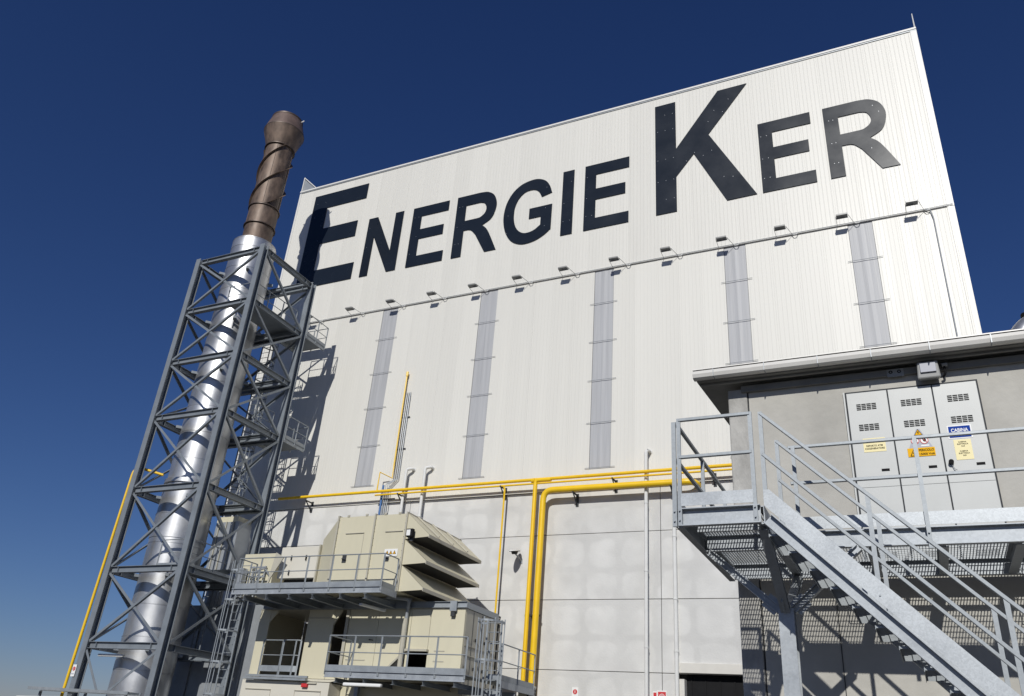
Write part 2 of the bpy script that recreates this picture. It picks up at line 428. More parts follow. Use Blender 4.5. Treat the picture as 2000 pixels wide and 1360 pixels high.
def Rl(x, z, s=1., sz=1.):
    o = [(0, 0), (0, 3.92), (1.35, 3.92)]+cat([(1.5, 3.91), (1.86, 3.84), (2.23, 3.55), (2.42, 3.0), (2.36, 2.45), (2.15, 2.02), (1.68, 1.73)])+\
        cat([(1.68, 1.73), (1.95, 1.45), (2.19, 1.0), (2.62, 0)])[1:]+[(1.96, 0)]+cat([(1.32, 1.22), (1.07, 1.52), (.87, 1.61), (.58, 1.62)])+[(.58, 0)]
    h = [(.58, 3.25), (1.35, 3.25)]+cat([(1.45, 3.245), (1.70, 3.14), (1.83, 2.82), (1.77, 2.5), (1.53, 2.29), (1.35, 2.25)])+[(.58, 2.25)]
    return [off(o, x, z, s, sz), off(h, x, z, s, sz)]
Gl = [cat([(-13.89, 25.9), (-14.05, 26.4), (-14.29, 26.75), (-14.66, 26.96), (-15.05, 27.0), (-15.6, 26.87), (-16.08, 26.5), (-16.43, 25.86), (-16.56, 25.1), (-16.5, 24.4), (-16.31, 23.83), (-16.0, 23.37), (-15.59, 23.11), (-15.19, 23.04), (-14.68, 23.12), (-14.22, 23.34), (-13.86, 23.64)])
      + [(-13.85, 25.17), (-15.1, 25.16), (-15.1, 24.53), (-14.44, 24.53)]
      + cat([(-14.44, 24.02), (-14.76, 23.78), (-15.11, 23.69), (-15.4, 23.74), (-15.68, 23.97), (-15.88, 24.37), (-15.97, 24.93), (-15.93, 25.5), (-15.75, 25.97), (-15.43, 26.29), (-15.09, 26.36), (-14.8, 26.29), (-14.6, 26.09), (-14.45, 25.76)])]
LT = [('large letter E', E(-29.68, -25.79, -26.1, 1.06, 23.11, 29.73, 1.07, 26.05, 27.14, 1.09)),
      ('letter N', [[(-25.26, 23.09), (-24.73, 23.09), (-24.72, 25.64), (-23.5, 23.09), (-22.92, 23.09), (-22.92, 27.0), (-23.46, 27.0), (-23.47, 24.46), (-24.66, 27.0), (-25.26, 27.0)]]),
      ('first small letter E', E(-22.26, -19.99, -20.18, .58, 23.08, 26.97, .64, 24.82, 25.45, .64)),
      ('first letter R', Rl(-19.47, 23.07)),
      ('letter G', Gl),
      ('letter I', [[(-13.32, 23.08), (-12.71, 23.08), (-12.71, 27.02), (-13.32, 27.02)]]),
      ('second small letter E', E(-12.12, -9.82, -10.01, .59, 23.08, 27.03, .65, 24.83, 25.49, .64)),
      ('large letter K', [[(-8.5, 23.11), (-7.51, 23.11), (-7.5, 25.13), (-6.64, 26.25), (-5.22, 23.14), (-3.91, 23.15), (-5.92, 27.22), (-4.0, 29.8), (-5.38, 29.8), (-7.48, 26.8), (-7.47, 29.8), (-8.5, 29.8)]]),
      ('third small letter E', E(-3.66, -1.37, -1.55, .61, 23.14, 27.09, .65, 24.9, 25.55, .65)),
      ('last letter R', Rl(-.83, 23.14, 1.03, 1.005))]
for nm, loops in LT:
    o = MB().prism(loops, YF-.045, YF-.012).build('letter', 'letter', sign); o['label'] = nm
rv = MB()
for xs in ((-8.38, -8.0, -7.62), (-12.0, -11.7), (-3.55, -3.3), (-.62, -.45), (-29.4, -28.8), (-22.1, -21.85), (-19.3, -19.1), (-25.1,), (-13.2, -12.85), (-16.3, -14.2)):
    for z in (23.9, 25.0, 26.3) + ((28.1, 29.1) if xs[0] in (-8.38, -29.4) else ()):
        for x in xs:
            if random.random() < .8: rv.tube((x, YF-.050, z), (x, YF-.044, z), .016, 6)
for (x, z) in ((-7.0, 25.9), (-6.6, 26.3), (-6.2, 26.0), (-5.8, 26.2), (-5.6, 28.6), (-5.2, 28.4), (-5.9, 28.0), (-4.9, 29.1), (-5.3, 24.5), (-4.9, 24.4), (-4.6, 24.6), (1.2, 26.6), (1.4, 26.2), (.9, 24.3)):
    rv.tube((x, YF-.050, z), (x, YF-.044, z), .016, 6)
stuff(rv.build('rivets', 'rivet', sign))

# ------------------------------------------------------------------ flood light row
cr = thing('cable_rail', 'thin grey cable rail running across the hall under the big lettering', 'cable rail', (-14, YF-.09, ZR))
MB().tube((XL+.8, YF-.09, ZR), (2.42, YF-.09, ZR), .015, 8).build('rail', 'conduit', cr)
MB().path([(2.42, YF-.09, ZR), (2.6, YF-.09, ZR-.1), (2.66, YF-.07, ZR-.5), (2.66, YF-.07, ZC)], .02, 6).build('drop_cable', 'conduit', cr)
MB().tube((2.42, YF-.09, ZR), (XR-.05, YF-.09, ZR+.02), .014, 6).build('thin_cable', 'conduit', cr)
lamps = [u*30 for u in (-.922, -.831, -.746, -.664, -.585, -.505, -.425, -.342, -.262, -.18, -.099, -.018, .068)]
lx0 = lamps[0]
def floodlight(x):
    L = thing('floodlight', '', 'floodlight', (x, YF-.1, ZR), 'floodlights on arms along the hall')
    yy = YF-.62
    MB().box(x-.29, x+.15, yy-.10, yy+.11, ZR+.02, ZR+.10).build('housing', 'plastic', L, bevel=.015)
    MB().box(x-.27, x+.13, yy-.08, yy+.09, ZR+.012, ZR+.019).build('glass', 'lampglass', L)
    MB().box(x-.31, x+.17, yy+.14, yy+.152, ZR+.01, ZR+.12).build('glare_shield', 'plastic', L)
    b = MB(); b.tube((x+.17, yy, ZR+.05), (x+.34, YF-.08, ZR-.02), .009, 6); b.tube((x-.31, yy, ZR+.05), (x-.30, YF-.08, ZR-.02), .009, 6)
    b.build('arm', 'bracket', L)
    b = MB(); b.path([(x+.34, YF-.08, ZR-.02), (x+.42, YF-.14, ZR-.11), (x+.52, YF-.14, ZR-.11), (x+.58, YF-.08, ZR)], .018, 6)
    b.build('cable_loop', 'pipe_white', L)
    return L
where = ['leftmost of all, beside the chimney tower balcony', 'under the letter N, second from the left', 'above the leftmost skylight strip, third from the left',
         'fourth from the left, between two skylight strips', 'touching the left side of the second skylight strip', 'under the letter G, just right of the second skylight strip',
         'under the letter I, left of the middle skylight strip', 'at the top right corner of the middle skylight strip', 'ninth from the left, below the big letter K',
         'above the left edge of the fourth skylight strip', 'under the last small letter E, eleventh from the left', 'at the top of the rightmost skylight strip', 'nearest the right corner of the hall']
f0 = floodlight(lamps[0])
for i, x in enumerate(lamps):
    o = f0 if i == 0 else dup(f0)
    o.location.x = x
    o['label'] = 'small floodlight '+where[i]

# ------------------------------------------------------------------ pipes on the hall
def bracket(mb, x, z, a):
    mb.bar((x, YF-a-.06, z-.10), (x, YF, z-.10), .05, .05); mb.bar((x, YF-a, z-.12), (x, YF-.02, z-.5), .04, .04)
    mb.box(x-.06, x+.06, YF-.03, YF, z-.55, z-.02)
a = .5
y1 = YF-a
t = thing('gas_pipe', 'long thin yellow gas pipe running the whole length of the hall wall', 'pipe', (-14, y1, 10.4))
MB().tube((-27.2, y1, 10.53), (-4.5, y1, 10.53), .068, 12).build('pipe', 'yellow', t, smooth=True)
MB().tube((-21.6, y1+.02, 10.37), (-4.5, y1+.02, 10.37), .04, 10).build('pipe', 'yellow', t, smooth=True)
MB().path([(-15.05, y1, 10.35), (-15.02, y1+.03, 10.2), (-15.02, y1+.1, G)], .04, 10).build('drop_pipe', 'yellow', t, smooth=True)
for x in (-25.5, -20.35, -15.2, -10.25, -6.3):
    b = MB(); bracket(b, x, 10.45, a); b.build('bracket', 'bracket', t)
for z in (5.1, 1.6):
    b = MB(); b.bar((-15.0, y1+.1, z), (-15.0, YF, z), .05, .05); b.bar((-15.0, y1+.12, z), (-15.0, YF-.02, z-.4), .03, .03); b.build('bracket', 'bracket', t)
t = thing('gas_pipe', 'medium yellow gas pipe dropping from the long pipe beside the thickest yellow pipe', 'pipe', (-13.6, y1, G))
MB().path([(-12.9, y1, 10.50), (-13.6, y1, 10.50), (-13.62, y1, G)], .088, 14, .16).build('pipe', 'yellow', t, smooth=True)
b = MB().tube((-13.78, y1, 10.5), (-13.62, y1, 10.5), .1, 12); b.build('end_cap', 'yellow', t, smooth=True)
for z in (5.1, 1.2):
    b = MB(); b.bar((-13.45, y1, z), (-13.45, YF, z), .06, .06); b.bar((-13.45, y1+.05, z), (-13.45, YF-.02, z-.5), .04, .04); b.box(-13.75, -13.1, y1+.08, y1+.12, z-.04, z+.04); b.build('bracket', 'bracket', t)
t = thing('gas_pipe', 'thickest yellow gas pipe bending down the concrete wall and ending in an elbow', 'pipe', (-13.25, y1-.04, G))
MB().path([(-6.95, YF+.1, 9.98), (-6.95, y1-.02, 10.0), (-13.2, y1-.02, 10.04), (-13.28, y1-.02, G)], .125, 18, .42).build('pipe', 'yellow', t, smooth=True)
for x in (-11.9, -7.9):
    b = MB(); bracket(b, x, 9.98, a); b.build('bracket', 'bracket', t)
# vertical riser high on the wall with conduits
t = thing('gas_riser', 'thin yellow riser with a capped top climbing the white cladding beside grey conduits', 'pipe', (-21.05, YF-.2, 10))
MB().path([(-21.03, YF-.15, 16.6), (-21.03, YF-.15, 11.9), (-21.03, YF-.15, 11.25), (-21.5, y1, 11.45), (-21.52, y1, 10.55)], .035, 8).build('pipe', 'yellow', t, smooth=True)
MB().tube((-21.03, YF-.15, 16.45), (-21.03, YF-.15, 16.68), .06, 8).build('cap', 'yellow', t)
t = thing('conduit_bundle', 'bundle of thin grey and blue pipes behind the beige filter box on the wall', 'conduit', (-21.1, YF-.1, G))
for k in range(3):
    MB().path([(-20.95+.1*k, YF-.04, 15.6+.0*k), (-20.93+.1*k, YF-.1, 15.4), (-20.93+.1*k, YF-.1, 11.2), (-21.25+.1*k, YF-.25, 10.95), (-21.3+.1*k, YF-.25, G)], .022, 8).build('conduit', 'conduit', t, smooth=True)
MB().path([(-21.38, YF-.25, 10.9), (-21.4, YF-.25, G)], .05, 8).build('pipe', 'blue', t, smooth=True)
for z in (14.3, 12.7, 10.3, 8.9): MB().box(-21.45+(.35 if z > 11 else 0), -20.6-(0 if z > 11 else .2), YF-.06, YF-.03, z-.02, z+.02).build('clamp', 'bracket', t)
def vent_pipe(x, label, ztop, dx):
    t = thing('vent_pipe', label, 'pipe', (x, YF-.3, G), 'white vent pipes on the hall wall')
    MB().path([(x, YF-.3, G), (x, YF-.3, ztop), (x+dx, YF-.2, ztop+.06), (x+dx, YF-.02, ztop+.06)], .07, 12, .09).build('pipe', 'pipe_white', t, smooth=True)
    MB().tube((x+dx, YF-.03, ztop+.06), (x+dx, YF+.01, ztop+.06), .1, 14).build('wall_collar', 'pipe_white', t)
    for z in (9.3, 6.7, 4.0, 1.5):
        b = MB(); b.tube((x, YF-.3, z), (x, YF-.3, z+.05), .083, 12); b.box(x-.01, x+.01, YF-.24, YF, z, z+.04); b.build('clamp', 'pipe_white', t)
vent_pipe(-20.2, 'white bent vent pipe, left one of the pair above the beige filter box', 11.55, .22)
vent_pipe(-19.2, 'white bent vent pipe, right one of the pair above the beige filter box', 11.55, .22)
vent_pipe(-8.93, 'single white vent pipe rising over the yellow pipes near the galvanised landing', 11.45, .08)
t = thing('downpipe', 'white downpipe dropping from under the stair landing beside the dark doorway', 'pipe', (-7.89, YF-.12, G))
MB().tube((-7.89, YF-.12, G), (-7.89, YF-.12, 8.9), .075, 12).build('pipe', 'pipe_white', t, smooth=True)
for z in (8.0, 5.7, 3.9, 1.5):
    MB().tube((-7.89, YF-.12, z), (-7.89, YF-.12, z+.06), .09, 12).build('clamp', 'pipe_white', t)

# disc lamp
t = thing('wall_lamp', 'oval wall lamp with a white hood on a short arm on the concrete wall', 'lamp', (-14.4, YF, 7.4))
c = Vector((-14.30, YF-.56, 7.58))
def leaf(mb, z0, z1, k0, k1, n=28):
    """pointed oval seen from above, long axis out from the wall"""
    kk = len(mb.v)
    for z, k in ((z0, k0), (z1, k1)):
        for i in range(n):
            th = 2*PI*i/n; cx_, sy_ = math.cos(th), math.sin(th)
            mb.v.append((c.x+.165*k*cx_*(1-.25*abs(sy_)**3), c.y+.44*k*sy_, c.z+z+.11*sy_*k))
    for i in range(n): mb.f.append((kk+i, kk+(i+1) % n, kk+n+(i+1) % n, kk+n+i))
    mb.f.append(tuple(kk+i for i in range(n-1, -1, -1))); mb.f.append(tuple(kk+n+i for i in range(n)))
b = MB(); leaf(b, 0, .045, 1, .86); b.build('hood', 'pipe_white', t, smooth=True)
b = MB(); leaf(b, -.022, -.002, .94, 1.0); b.build('dish', 'black', t, smooth=True)
b = MB(); leaf(b, -.13, -.024, .45, .62); b.build('lamp_body', 'bracket', t, smooth=True)
MB().path([(c.x, c.y+.05, c.z-.1), (-14.26, YF-.25, 7.40), (-14.25, YF-.02, 7.30)], .03, 8, .05).build('arm', 'conduit', t)
MB().box(-14.31, -14.19, YF-.03, YF, 7.2, 7.4).build('wall_plate', 'conduit', t)

# small signs at the foot of the wall
t = thing('alarm_sign', 'small white plate with a red disc low on the concrete wall', 'sign', (-11.7, YF, 2.2))
MB().box(-11.83, -11.59, YF-.02, YF-.004, 2.1, 2.63).build('plate', 'white', t)
MB().tube((-11.71, YF-.026, 2.48), (-11.71, YF-.021, 2.48), .085, 20).build('disc', 'red', t)
MB().box(-11.72, -11.70, YF-.03, YF-.027, 2.43, 2.53).build('symbol', 'white', t)
MB().box(-11.79, -11.63, YF-.026, YF-.021, 2.27, 2.3).build('symbol', 'red', t)
t = thing('hose_sign', 'red and white fire hose sign left of the dark doorway', 'sign', (-8.5, YF, 2.2))
MB().box(-8.62, -8.28, YF-.05, YF-.035, 2.2, 2.63).build('plate', 'white', t)
MB().box(-8.59, -8.31, YF-.056, YF-.051, 2.24, 2.59).build('panel', 'red', t)
b = MB()
for rr in (.10, .065, .03):
    for i in range(20):
        a0, a1 = 2*PI*i/20, 2*PI*(i+1)/20
        b.bar((-8.45+rr*math.cos(a0), YF-.06, 2.42+rr*math.sin(a0)), (-8.45+rr*math.cos(a1), YF-.06, 2.42+rr*math.sin(a1)), .014, .006, (0, 1, 0))
b.build('hose_symbol', 'white', t)
b = MB().box(-8.78, -8.63, YF-.03, YF-.015, 2.2, 2.6); b.build('plate', 'white', t)
MB().box(-8.76, -8.65, YF-.036, YF-.031, 2.24, 2.56).build('panel', 'red', t)

# ------------------------------------------------------------------ chimney
CX, CY = -28.38, 25.2
ch = thing('chimney', 'round chimney of shiny aluminium sections with a rusty brown top and spiral strakes', 'chimney', (CX, CY, G))
ch.scale.z = 1.0
z = G; i = 0; cuts = []
while z < 22.4:
    h = min(1.25, 22.65-z)
    r0 = (1.085 if i % 2 else 1.075)+(.06 if z < 9.4 else 0)
    MB().lathe([(.9, z+.002), (r0, z+.002), (r0, z+h-.03), (r0+.012, z+h-.025), (r0+.012, z+h-.004), (.9, z+h-.004)], CX, CY, 56).build('jacket_section', 'alu', ch, smooth=True)
    cuts.append(z+h); z += h; i += 1
for z in (cuts[6]+.3, cuts[8]+.2, cuts[13]+.1):
    MB().lathe([(1.08, z-.10), (1.12+(.05 if z < 10 else 0), z-.09), (1.12+(.05 if z < 10 else 0), z+.09), (1.08, z+.10)], CX, CY, 56).build('clamp_band', 'alu', ch, smooth=True)
MB().lathe([(1.075, 22.6), (1.075, 22.68), (1.05, 22.7), (1.05, 22.6), (.78, 22.5)], CX, CY, 48).build('jacket_rim', 'alu', ch, smooth=True)
MB().lathe([(.74, 22.5), (.74, 23.8)], CX, CY, 48).build('flue_section', 'rust', ch, smooth=True)
MB().lathe([(.755, 23.86), (.755, 24.98)], CX, CY, 48).build('flue_section', 'rust', ch, smooth=True)
MB().lathe([(.735, 25.05), (.735, 29.05)], CX, CY, 48).build('flue_section', 'rust', ch, smooth=True)
for z in (23.8, 24.95, 29.05):
    MB().lathe([(.74, z-.035), (.82, z-.03), (.82, z+.025), (.74, z+.035)], CX, CY, 48).build('flange_ring', 'rust_dark', ch, smooth=True)
MB().lathe([(.75, 29.1), (1.10, 30.2)], CX, CY, 48).build('cap_cone', 'rust', ch, smooth=True)
MB().lathe([(1.102, 30.19), (1.106, 30.22), (1.102, 30.25)], CX, CY, 48).build('cap_seam', 'rust_dark', ch, smooth=True)
MB().lathe([(1.10, 30.24), (.84, 31.15), (.82, 31.15), (.82, 30.6), (.5, 30.3), (.5, 29.5)], CX, CY, 48).build('cap_cone', 'rust_top', ch, smooth=True)
for th in (.4, 2.1, 4.15, 5.3):
    MB().bar((CX+.742*math.cos(th), CY+.742*math.sin(th), 25.1), (CX+.742*math.cos(th), CY+.742*math.sin(th), 29.0), .012, .03, (math.cos(th), math.sin(th), 0)).build('weld_seam', 'rust_dark', ch)
MB().lathe([(.80, 31.12), (.86, 31.13), (.86, 31.22), (.80, 31.23), (.80, 31.12)], CX, CY, 48).build('cap_rim', 'rust_dark', ch, smooth=True)
for k in range(3):
    # helical fin, radial depth .17
    s = MB(); n = 46; z0, z1 = 25.0, 29.0; P_ = 5.7; ph0 = math.radians(200+120*k)
    for q in range(n+1):
        zz = z0+(z1-z0)*q/n; th = ph0+2*PI*(zz-z0)/P_
        for rr in (.73, .865):
            for dz in (-.012, .012): s.v.append((CX+rr*math.cos(th), CY+rr*math.sin(th), zz+dz))
    for q in range(n):
        a_ = q*4; c_ = a_+4
        s.f += [(a_, a_+2, c_+2, c_), (a_+1, c_+1, c_+3, a_+3), (a_+2, a_+3, c_+3, c_+2)]
    s.build('strake', 'rust', ch, smooth=True)
for th in (.3, 3.6):
    MB().tube((CX+.85*math.cos(th), CY+.85*math.sin(th), 31.1), (CX+1.0*math.cos(th), CY+1.0*math.sin(th), 31.2), .035, 6).build('lifting_lug', 'pipe_white', ch)

# ------------------------------------------------------------------ steel tower
TX0, TX1, TY0, TY1 = -29.6, -25.55, 23.25, 26.9
TZ = [1.2, 2.9, 5.8, 9.15, 12.45, 15.2, 17.9, 20.7]
tw = thing('steel_tower', 'grey lattice steel tower carrying the chimney, with cross bracing on each side', 'tower', ((TX0+TX1)/2, (TY0+TY1)/2, G))
def col_(x, y): 
    b = MB().ibeam((x, y, G), (x, y, 20.9), .28, .30, .022, (0, 1, 0)); b.build('column', 'tower', tw)
for x in (TX0, TX1):
    for y in (TY0, TY1): col_(x, y)
def xb(p, q, side):
    b = MB().angle(p, q, .10, .012, side); b.build('brace', 'tower', tw)
for i, z in enumerate(TZ):
    if i == 0: continue
    for y in (TY0, TY1):
        MB().ibeam((TX0+.15, y, z), (TX1-.15, y, z), .20, .25, .018).build('beam', 'tower', tw)
        for x in (TX0+.55, TX1-.55): MB().box(x-.012, x+.012, y-.085, y+.085, z-.10, z+.10).build('stiffener', 'tower', tw)
    for x in (TX0, TX1):
        MB().ibeam((x, TY0+.15, z), (x, TY1-.15, z), .20, .25, .018).build('beam', 'tower', tw)
        for y in (TY0+.55, TY1-.55): MB().box(x-.085, x+.085, y-.012, y+.012, z-.10, z+.10).build('stiffener', 'tower', tw)
    for yy in (CY+1.3,):
        MB().ibeam((TX0+.15, yy, z-.03), (TX1-.15, yy, z-.03), .12, .18, .014).build('cross_beam', 'tower', tw)
    # guide ring brackets that hold the flue
    for th in (.8, 2.35, 3.95, 5.5):
        MB().bar((CX+1.0*math.cos(th), CY+1.0*math.sin(th), z), (CX+1.32*math.cos(th), CY+1.32*math.sin(th), z), .14, .12).build('guide', 'tower', tw)
zz = [G]+TZ[1:]
for i in range(len(zz)-1):
    z0, z1 = zz[i]+.14, zz[i+1]-.14
    if i == 0: z0 = 1.35
    for (y, s_) in ((TY0-.05, (0, -1, 0)), (TY1+.05, (0, 1, 0))):
        if i > 0:
            xb((TX0+.15, y, z0), (TX1-.15, y, z1), s_); xb((TX0+.15, y+.03, z1), (TX1-.15, y+.03, z0), s_)
            MB().box((TX0+TX1)/2-.13, (TX0+TX1)/2+.13, y-.008, y+.008, (z0+z1)/2-.11, (z0+z1)/2+.11).build('gusset', 'tower', tw)
    for (x, s_) in ((TX0-.05, (-1, 0, 0)), (TX1+.05, (1, 0, 0))):
        if i > 0:
            xb((x, TY0+.15, z1), (x, TY1-.15, z0), s_)
            if i != len(zz)-2 or x < -28:
                xb((x+.03, TY0+.15, z0), (x+.03, TY1-.15, z1), s_)
            MB().box(x-.008, x+.008, (TY0+TY1)/2-.13, (TY0+TY1)/2+.13, (z0+z1)/2-.11, (z0+z1)/2+.11).build('gusset', 'tower', tw)
# bottom bay K bracing
xb((TX0+.15, TY0-.05, 2.7), (TX0+1.35, TY0-.05, 1.25), (0, -1, 0)); xb((TX1-.15, TY0-.05, 2.7), (TX0+1.9, TY0-.05, 1.25), (0, -1, 0))
# solid plate decks round the flue at three levels with guard rails
def guard(root, pts, z, post_sp=1.2, h=1.08, mid=.55, toe=.15, mt='galv_small', r=.021, toe_gap=.0, square=False, skip_first=False):
    P = [Vector((x, y, z)) for x, y in pts]
    for a_, c_ in zip(P[:-1], P[1:]):
        d = c_-a_; n = max(1, round(d.length/post_sp))
        for k in range(n+1):
            if k == 0 and (a_ != P[0] or skip_first): continue
            p = a_+d*k/n
            if square: MB().bar(p+Vector((0, 0, -.16)), p+Vector((0, 0, h)), .045, .045).build('post', mt, root)
            else:
                b = MB().bar(p+Vector((0, 0, -.14)), p+Vector((0, 0, h)), .05, .012, (-d.normalized().y, d.normalized().x, 0)); b.bar(p+Vector((0, 0, -.14)), p+Vector((0, 0, h)), .012, .045, (-d.normalized().y, d.normalized().x, 0), .02)
                b.build('post', mt, root)
        up = Vector((0, 0, 1))
        if square:
            MB().bar(a_+up*h, c_+up*h, .045, .045).build('top_rail', mt, root); MB().bar(a_+up*mid, c_+up*mid, .04, .035).build('mid_rail', mt, root)
        else:
            MB().tube(a_+up*h, c_+up*h, r, 8).build('top_rail', mt, root, smooth=True); MB().tube(a_+up*mid, c_+up*mid, r*.8, 8).build('mid_rail', mt, root, smooth=True)
        if toe: MB().bar(a_+up*toe/2, c_+up*toe/2, .008, toe).build('toe_board', mt, root)
for lv, full in ((6, True), (4, True), (2, True), (3, False), (5, False)):
    z = TZ[lv]+.14
    R_ = 1.18
    pc = [(TX0+.1, TX1-.1, CY+R_, TY1-.1), (CX+R_, TX1-.1, TY0+.1, CY+R_)] if lv != 4 else [(TX0+.1, TX1-.1, CY+R_, TY1-.1)]
    if not full: pc = [(CX+.2, TX1-.1, CY+R_, TY1-.1)]  # partial decks added to deepen the tower's shade on the hall wall
    for (a_, c_, d_, e_) in pc: MB().box(a_, c_, d_, e_, z, z+.03).build('deck_plate', 'tower', tw)
for lv in (6, 4, 2):
    z = TZ[lv]+.17
    # balcony towards the hall
    bl = thing('tower_balcony', {6: 'highest railed balcony on the back of the chimney tower', 4: 'middle railed balcony on the back of the chimney tower', 2: 'lowest railed balcony on the back of the chimney tower'}[lv], 'balcony', (TX1-.6, TY1+.8, z), 'balconies on the steel tower')
    MB().box(TX1-1.6, TX1+.15, TY1+.15, TY1+1.65, z-.03, z).build('deck_plate', 'tower', bl)
    for x in (TX1-1.55, TX1+.1): MB().channel((x, TY1+.15, z-.12), (x, TY1+1.65, z-.12), .07, .16, .01).build('joist', 'galv_small', bl)
    guard(bl, [(TX1+.15, TY1+.2), (TX1+.15, TY1+1.65), (TX1-1.6, TY1+1.65)], z, .75)
    gr = thing('tower_guard_rail', {6: 'galvanised guard rail on the topmost deck of the chimney tower', 4: 'galvanised guard rail halfway up the chimney tower', 2: 'galvanised guard rail on the lower deck of the chimney tower'}[lv], 'guard rail', (TX1-.3, TY0+1, z), 'guard rails on the tower decks')
    if lv == 6: guard(gr, [(TX1-1.9, TY0+.35), (TX1-.35, TY0+.35), (TX1-.28, TY1-.3)], z, 1.2)
    elif lv == 2: guard(gr, [(TX1-1.9, TY0+.4), (TX1-.32, TY0+.4), (TX1-.32, TY1-.3)], z, 1.2)
    else: guard(gr, [(TX1-.32, CY+.3), (TX1-.32, TY1-.3)], z, 1.2)

def ladder(label, x, y, z0, z1, cage0, wd=.5, face=-1, mt='galv_small', along='x', hoop=.36, sp=1.2, grp='caged access ladders'):
    t = thing('caged_ladder', label, 'ladder', (x, y, z0), grp)
    def P(a, b, z): return (x+a, y+b*face, z) if along == 'x' else (x+b*face, y+a, z)
    for s_ in (-1, 1): MB().bar(P(s_*wd/2, 0, z0), P(s_*wd/2, 0, z1), .06, .02).build('stile', mt, t)
    b = MB(); z = z0+.15
    while z < z1-.05: b.tube(P(-wd/2, 0, z), P(wd/2, 0, z), .014, 6); z += .28
    stuff(b.build('rungs', mt, t))
    z = cage0
    while z <= z1+.01:
        b = MB(); pts = []
        for k in range(11):
            th = PI*k/10; pts.append((-hoop*math.cos(th), .12+hoop*1.5*math.sin(th)))
        pts = [(-wd/2, 0)]+pts+[(wd/2, 0)]
        for (a0, b0), (a1, b1) in zip(pts[:-1], pts[1:]): b.bar(P(a0, b0, z), P(a1, b1, z), .012, .06)
        b.build('hoop', mt, t); z += sp
    for k in (0, 2.5, 5, 7.5, 10):
        th = PI*k/10; a0, b0 = -hoop*math.cos(th)*.98, .12+hoop*1.5*math.sin(th)*.98
        MB().bar(P(a0, b0, cage0), P(a0, b0, z1), .035, .01).build('cage_bar', mt, t)
    return t
ladder('tall dark caged ladder inside the tower behind the chimney', TX1-1.9, TY1-.2, 3, 19, 5.0, .5, 1, 'tower', 'x', .36, .9)

# yellow pipe left of the tower
t = thing('gas_pipe', 'slanting looking yellow pipe standing alone left of the chimney tower', 'pipe', (-30.3, 23.3, G))
MB().path([(-30.35, 23.3, G), (-30.0, 23.3, 10.3), (-29.35, 23.75, 10.15), (-28.95, 24.0, 10.05)], .058, 12, .4).build('pipe', 'yellow', t, smooth=True)
# sign on the tower column
t = thing('alarm_sign', 'small white plate with a red disc on the left column of the tower', 'sign', (TX0, TY0-.17, 1.9))
MB().box(TX0-.22, TX0-.02, TY0-.19, TY0-.17, 1.72, 2.15).build('plate', 'white', t)
MB().tube((TX0-.12, TY0-.197, 2.0), (TX0-.12, TY0-.191, 2.0), .075, 18).build('disc', 'red', t)
MB().box(TX0-.13, TX0-.11, TY0-.202, TY0-.198, 1.96, 2.04).build('symbol', 'white', t)
MB().box(TX0-.19, TX0-.05, TY0-.197, TY0-.191, 1.80, 1.83).build('symbol', 'signgrey', t)
# bottom deck
t = thing('grating_walkway', 'flat grating walkway crossing the foot of the tower at the bottom left corner', 'walkway', (-28.2, 22.9, 1.2))
MB().box(-31.2, -25.8, 22.45, 22.49, 1.16, 1.26).build('edge_bar', 'galv_small', t)
MB().box(-31.2, -25.8, 23.03, 23.07, 1.16, 1.26).build('edge_bar', 'galv_small', t)
b = MB(); x = -31.18
while x < -25.8: b.box(x, x+.012, 22.49, 23.03, 1.20, 1.25); x += .07
stuff(b.build('grating', 'galv_small', t))
for x in (-30.8, -28.3, -26.2):
    MB().bar((x, 22.75, G), (x, 22.75, 1.15), .08, .08).build('leg', 'tower', t)
t = thing('strip_light', 'white strip light hung low in front of the chimney inside the tower', 'lamp', (-28.6, 23.4, 2.5), 'strip lights under the decks')
MB().box(-29.2, -27.8, 23.5, 23.62, 2.52, 2.62).build('tube_cover', 'white', t, bevel=.03)
# exhaust duct and casing behind the tower
t = thing('exhaust_duct', 'large aluminium clad duct lying at the bottom beside the chimney foot', 'duct', (-25, 24.9, G))
MB().path([(-28.1, 25.0, .3), (-26.5, 25.0, .3), (-22.5, 25.2, .35)], .95, 32).build('duct_body', 'alu', t, smooth=True)
for x in (-26.3, -25.0, -23.7): MB().tube((x, 25.05, .3), (x+.08, 25.05, .3), .975, 32).build('seam_band', 'alu', t, smooth=True)
t = thing('boiler_casing', 'dark grey equipment casing in the shade between the tower and the hall', 'machine', (-27.0, 28.3, G))
MB().box(-29.8, -24.8, 27.6, 29.6, G, 5.2).build('casing', 'conduit', t, bevel=.03)
for x in (-28.4, -27.0, -25.6): MB().box(x-.03, x+.03, 27.54, 27.6, G, 5.2).build('stiffener', 'conduit', t)
MB().tube((-28.9, 28.5, 5.2), (-28.9, 28.5, 9.3), .38, 20).build('silencer', 'conduit', t, smooth=True)
MB().path([(-27.7, 28.6, 5.2), (-27.7, 28.6, 8.3), (-28.3, 28.6, 9.0), (-28.9, 28.6, 9.2)], .16, 12, .3).build('pipe', 'conduit', t, smooth=True)
MB().path([(-25.9, 28.2, 5.2), (-25.9, 28.2, 6.6), (-24.6, 28.2, 6.9), (-24.2, 28.2, 5.3)], .11, 10, .2).build('pipe', 'conduit', t, smooth=True)
t = thing('beige_duct_box', 'beige box section seen through the tower bracing beside the chimney', 'duct', (-25.8, 26.6, 6.2))
MB().box(-27.1, -25.9, 25.9, 26.7, 8.35, 8.6).build('deck_edge', 'beige', t)
MB().box(-27.0, -25.7, 25.8, 26.6, 6.3, 8.34).build('box', 'conduit', t)  # beige lying in shade, given a darker grey colour instead
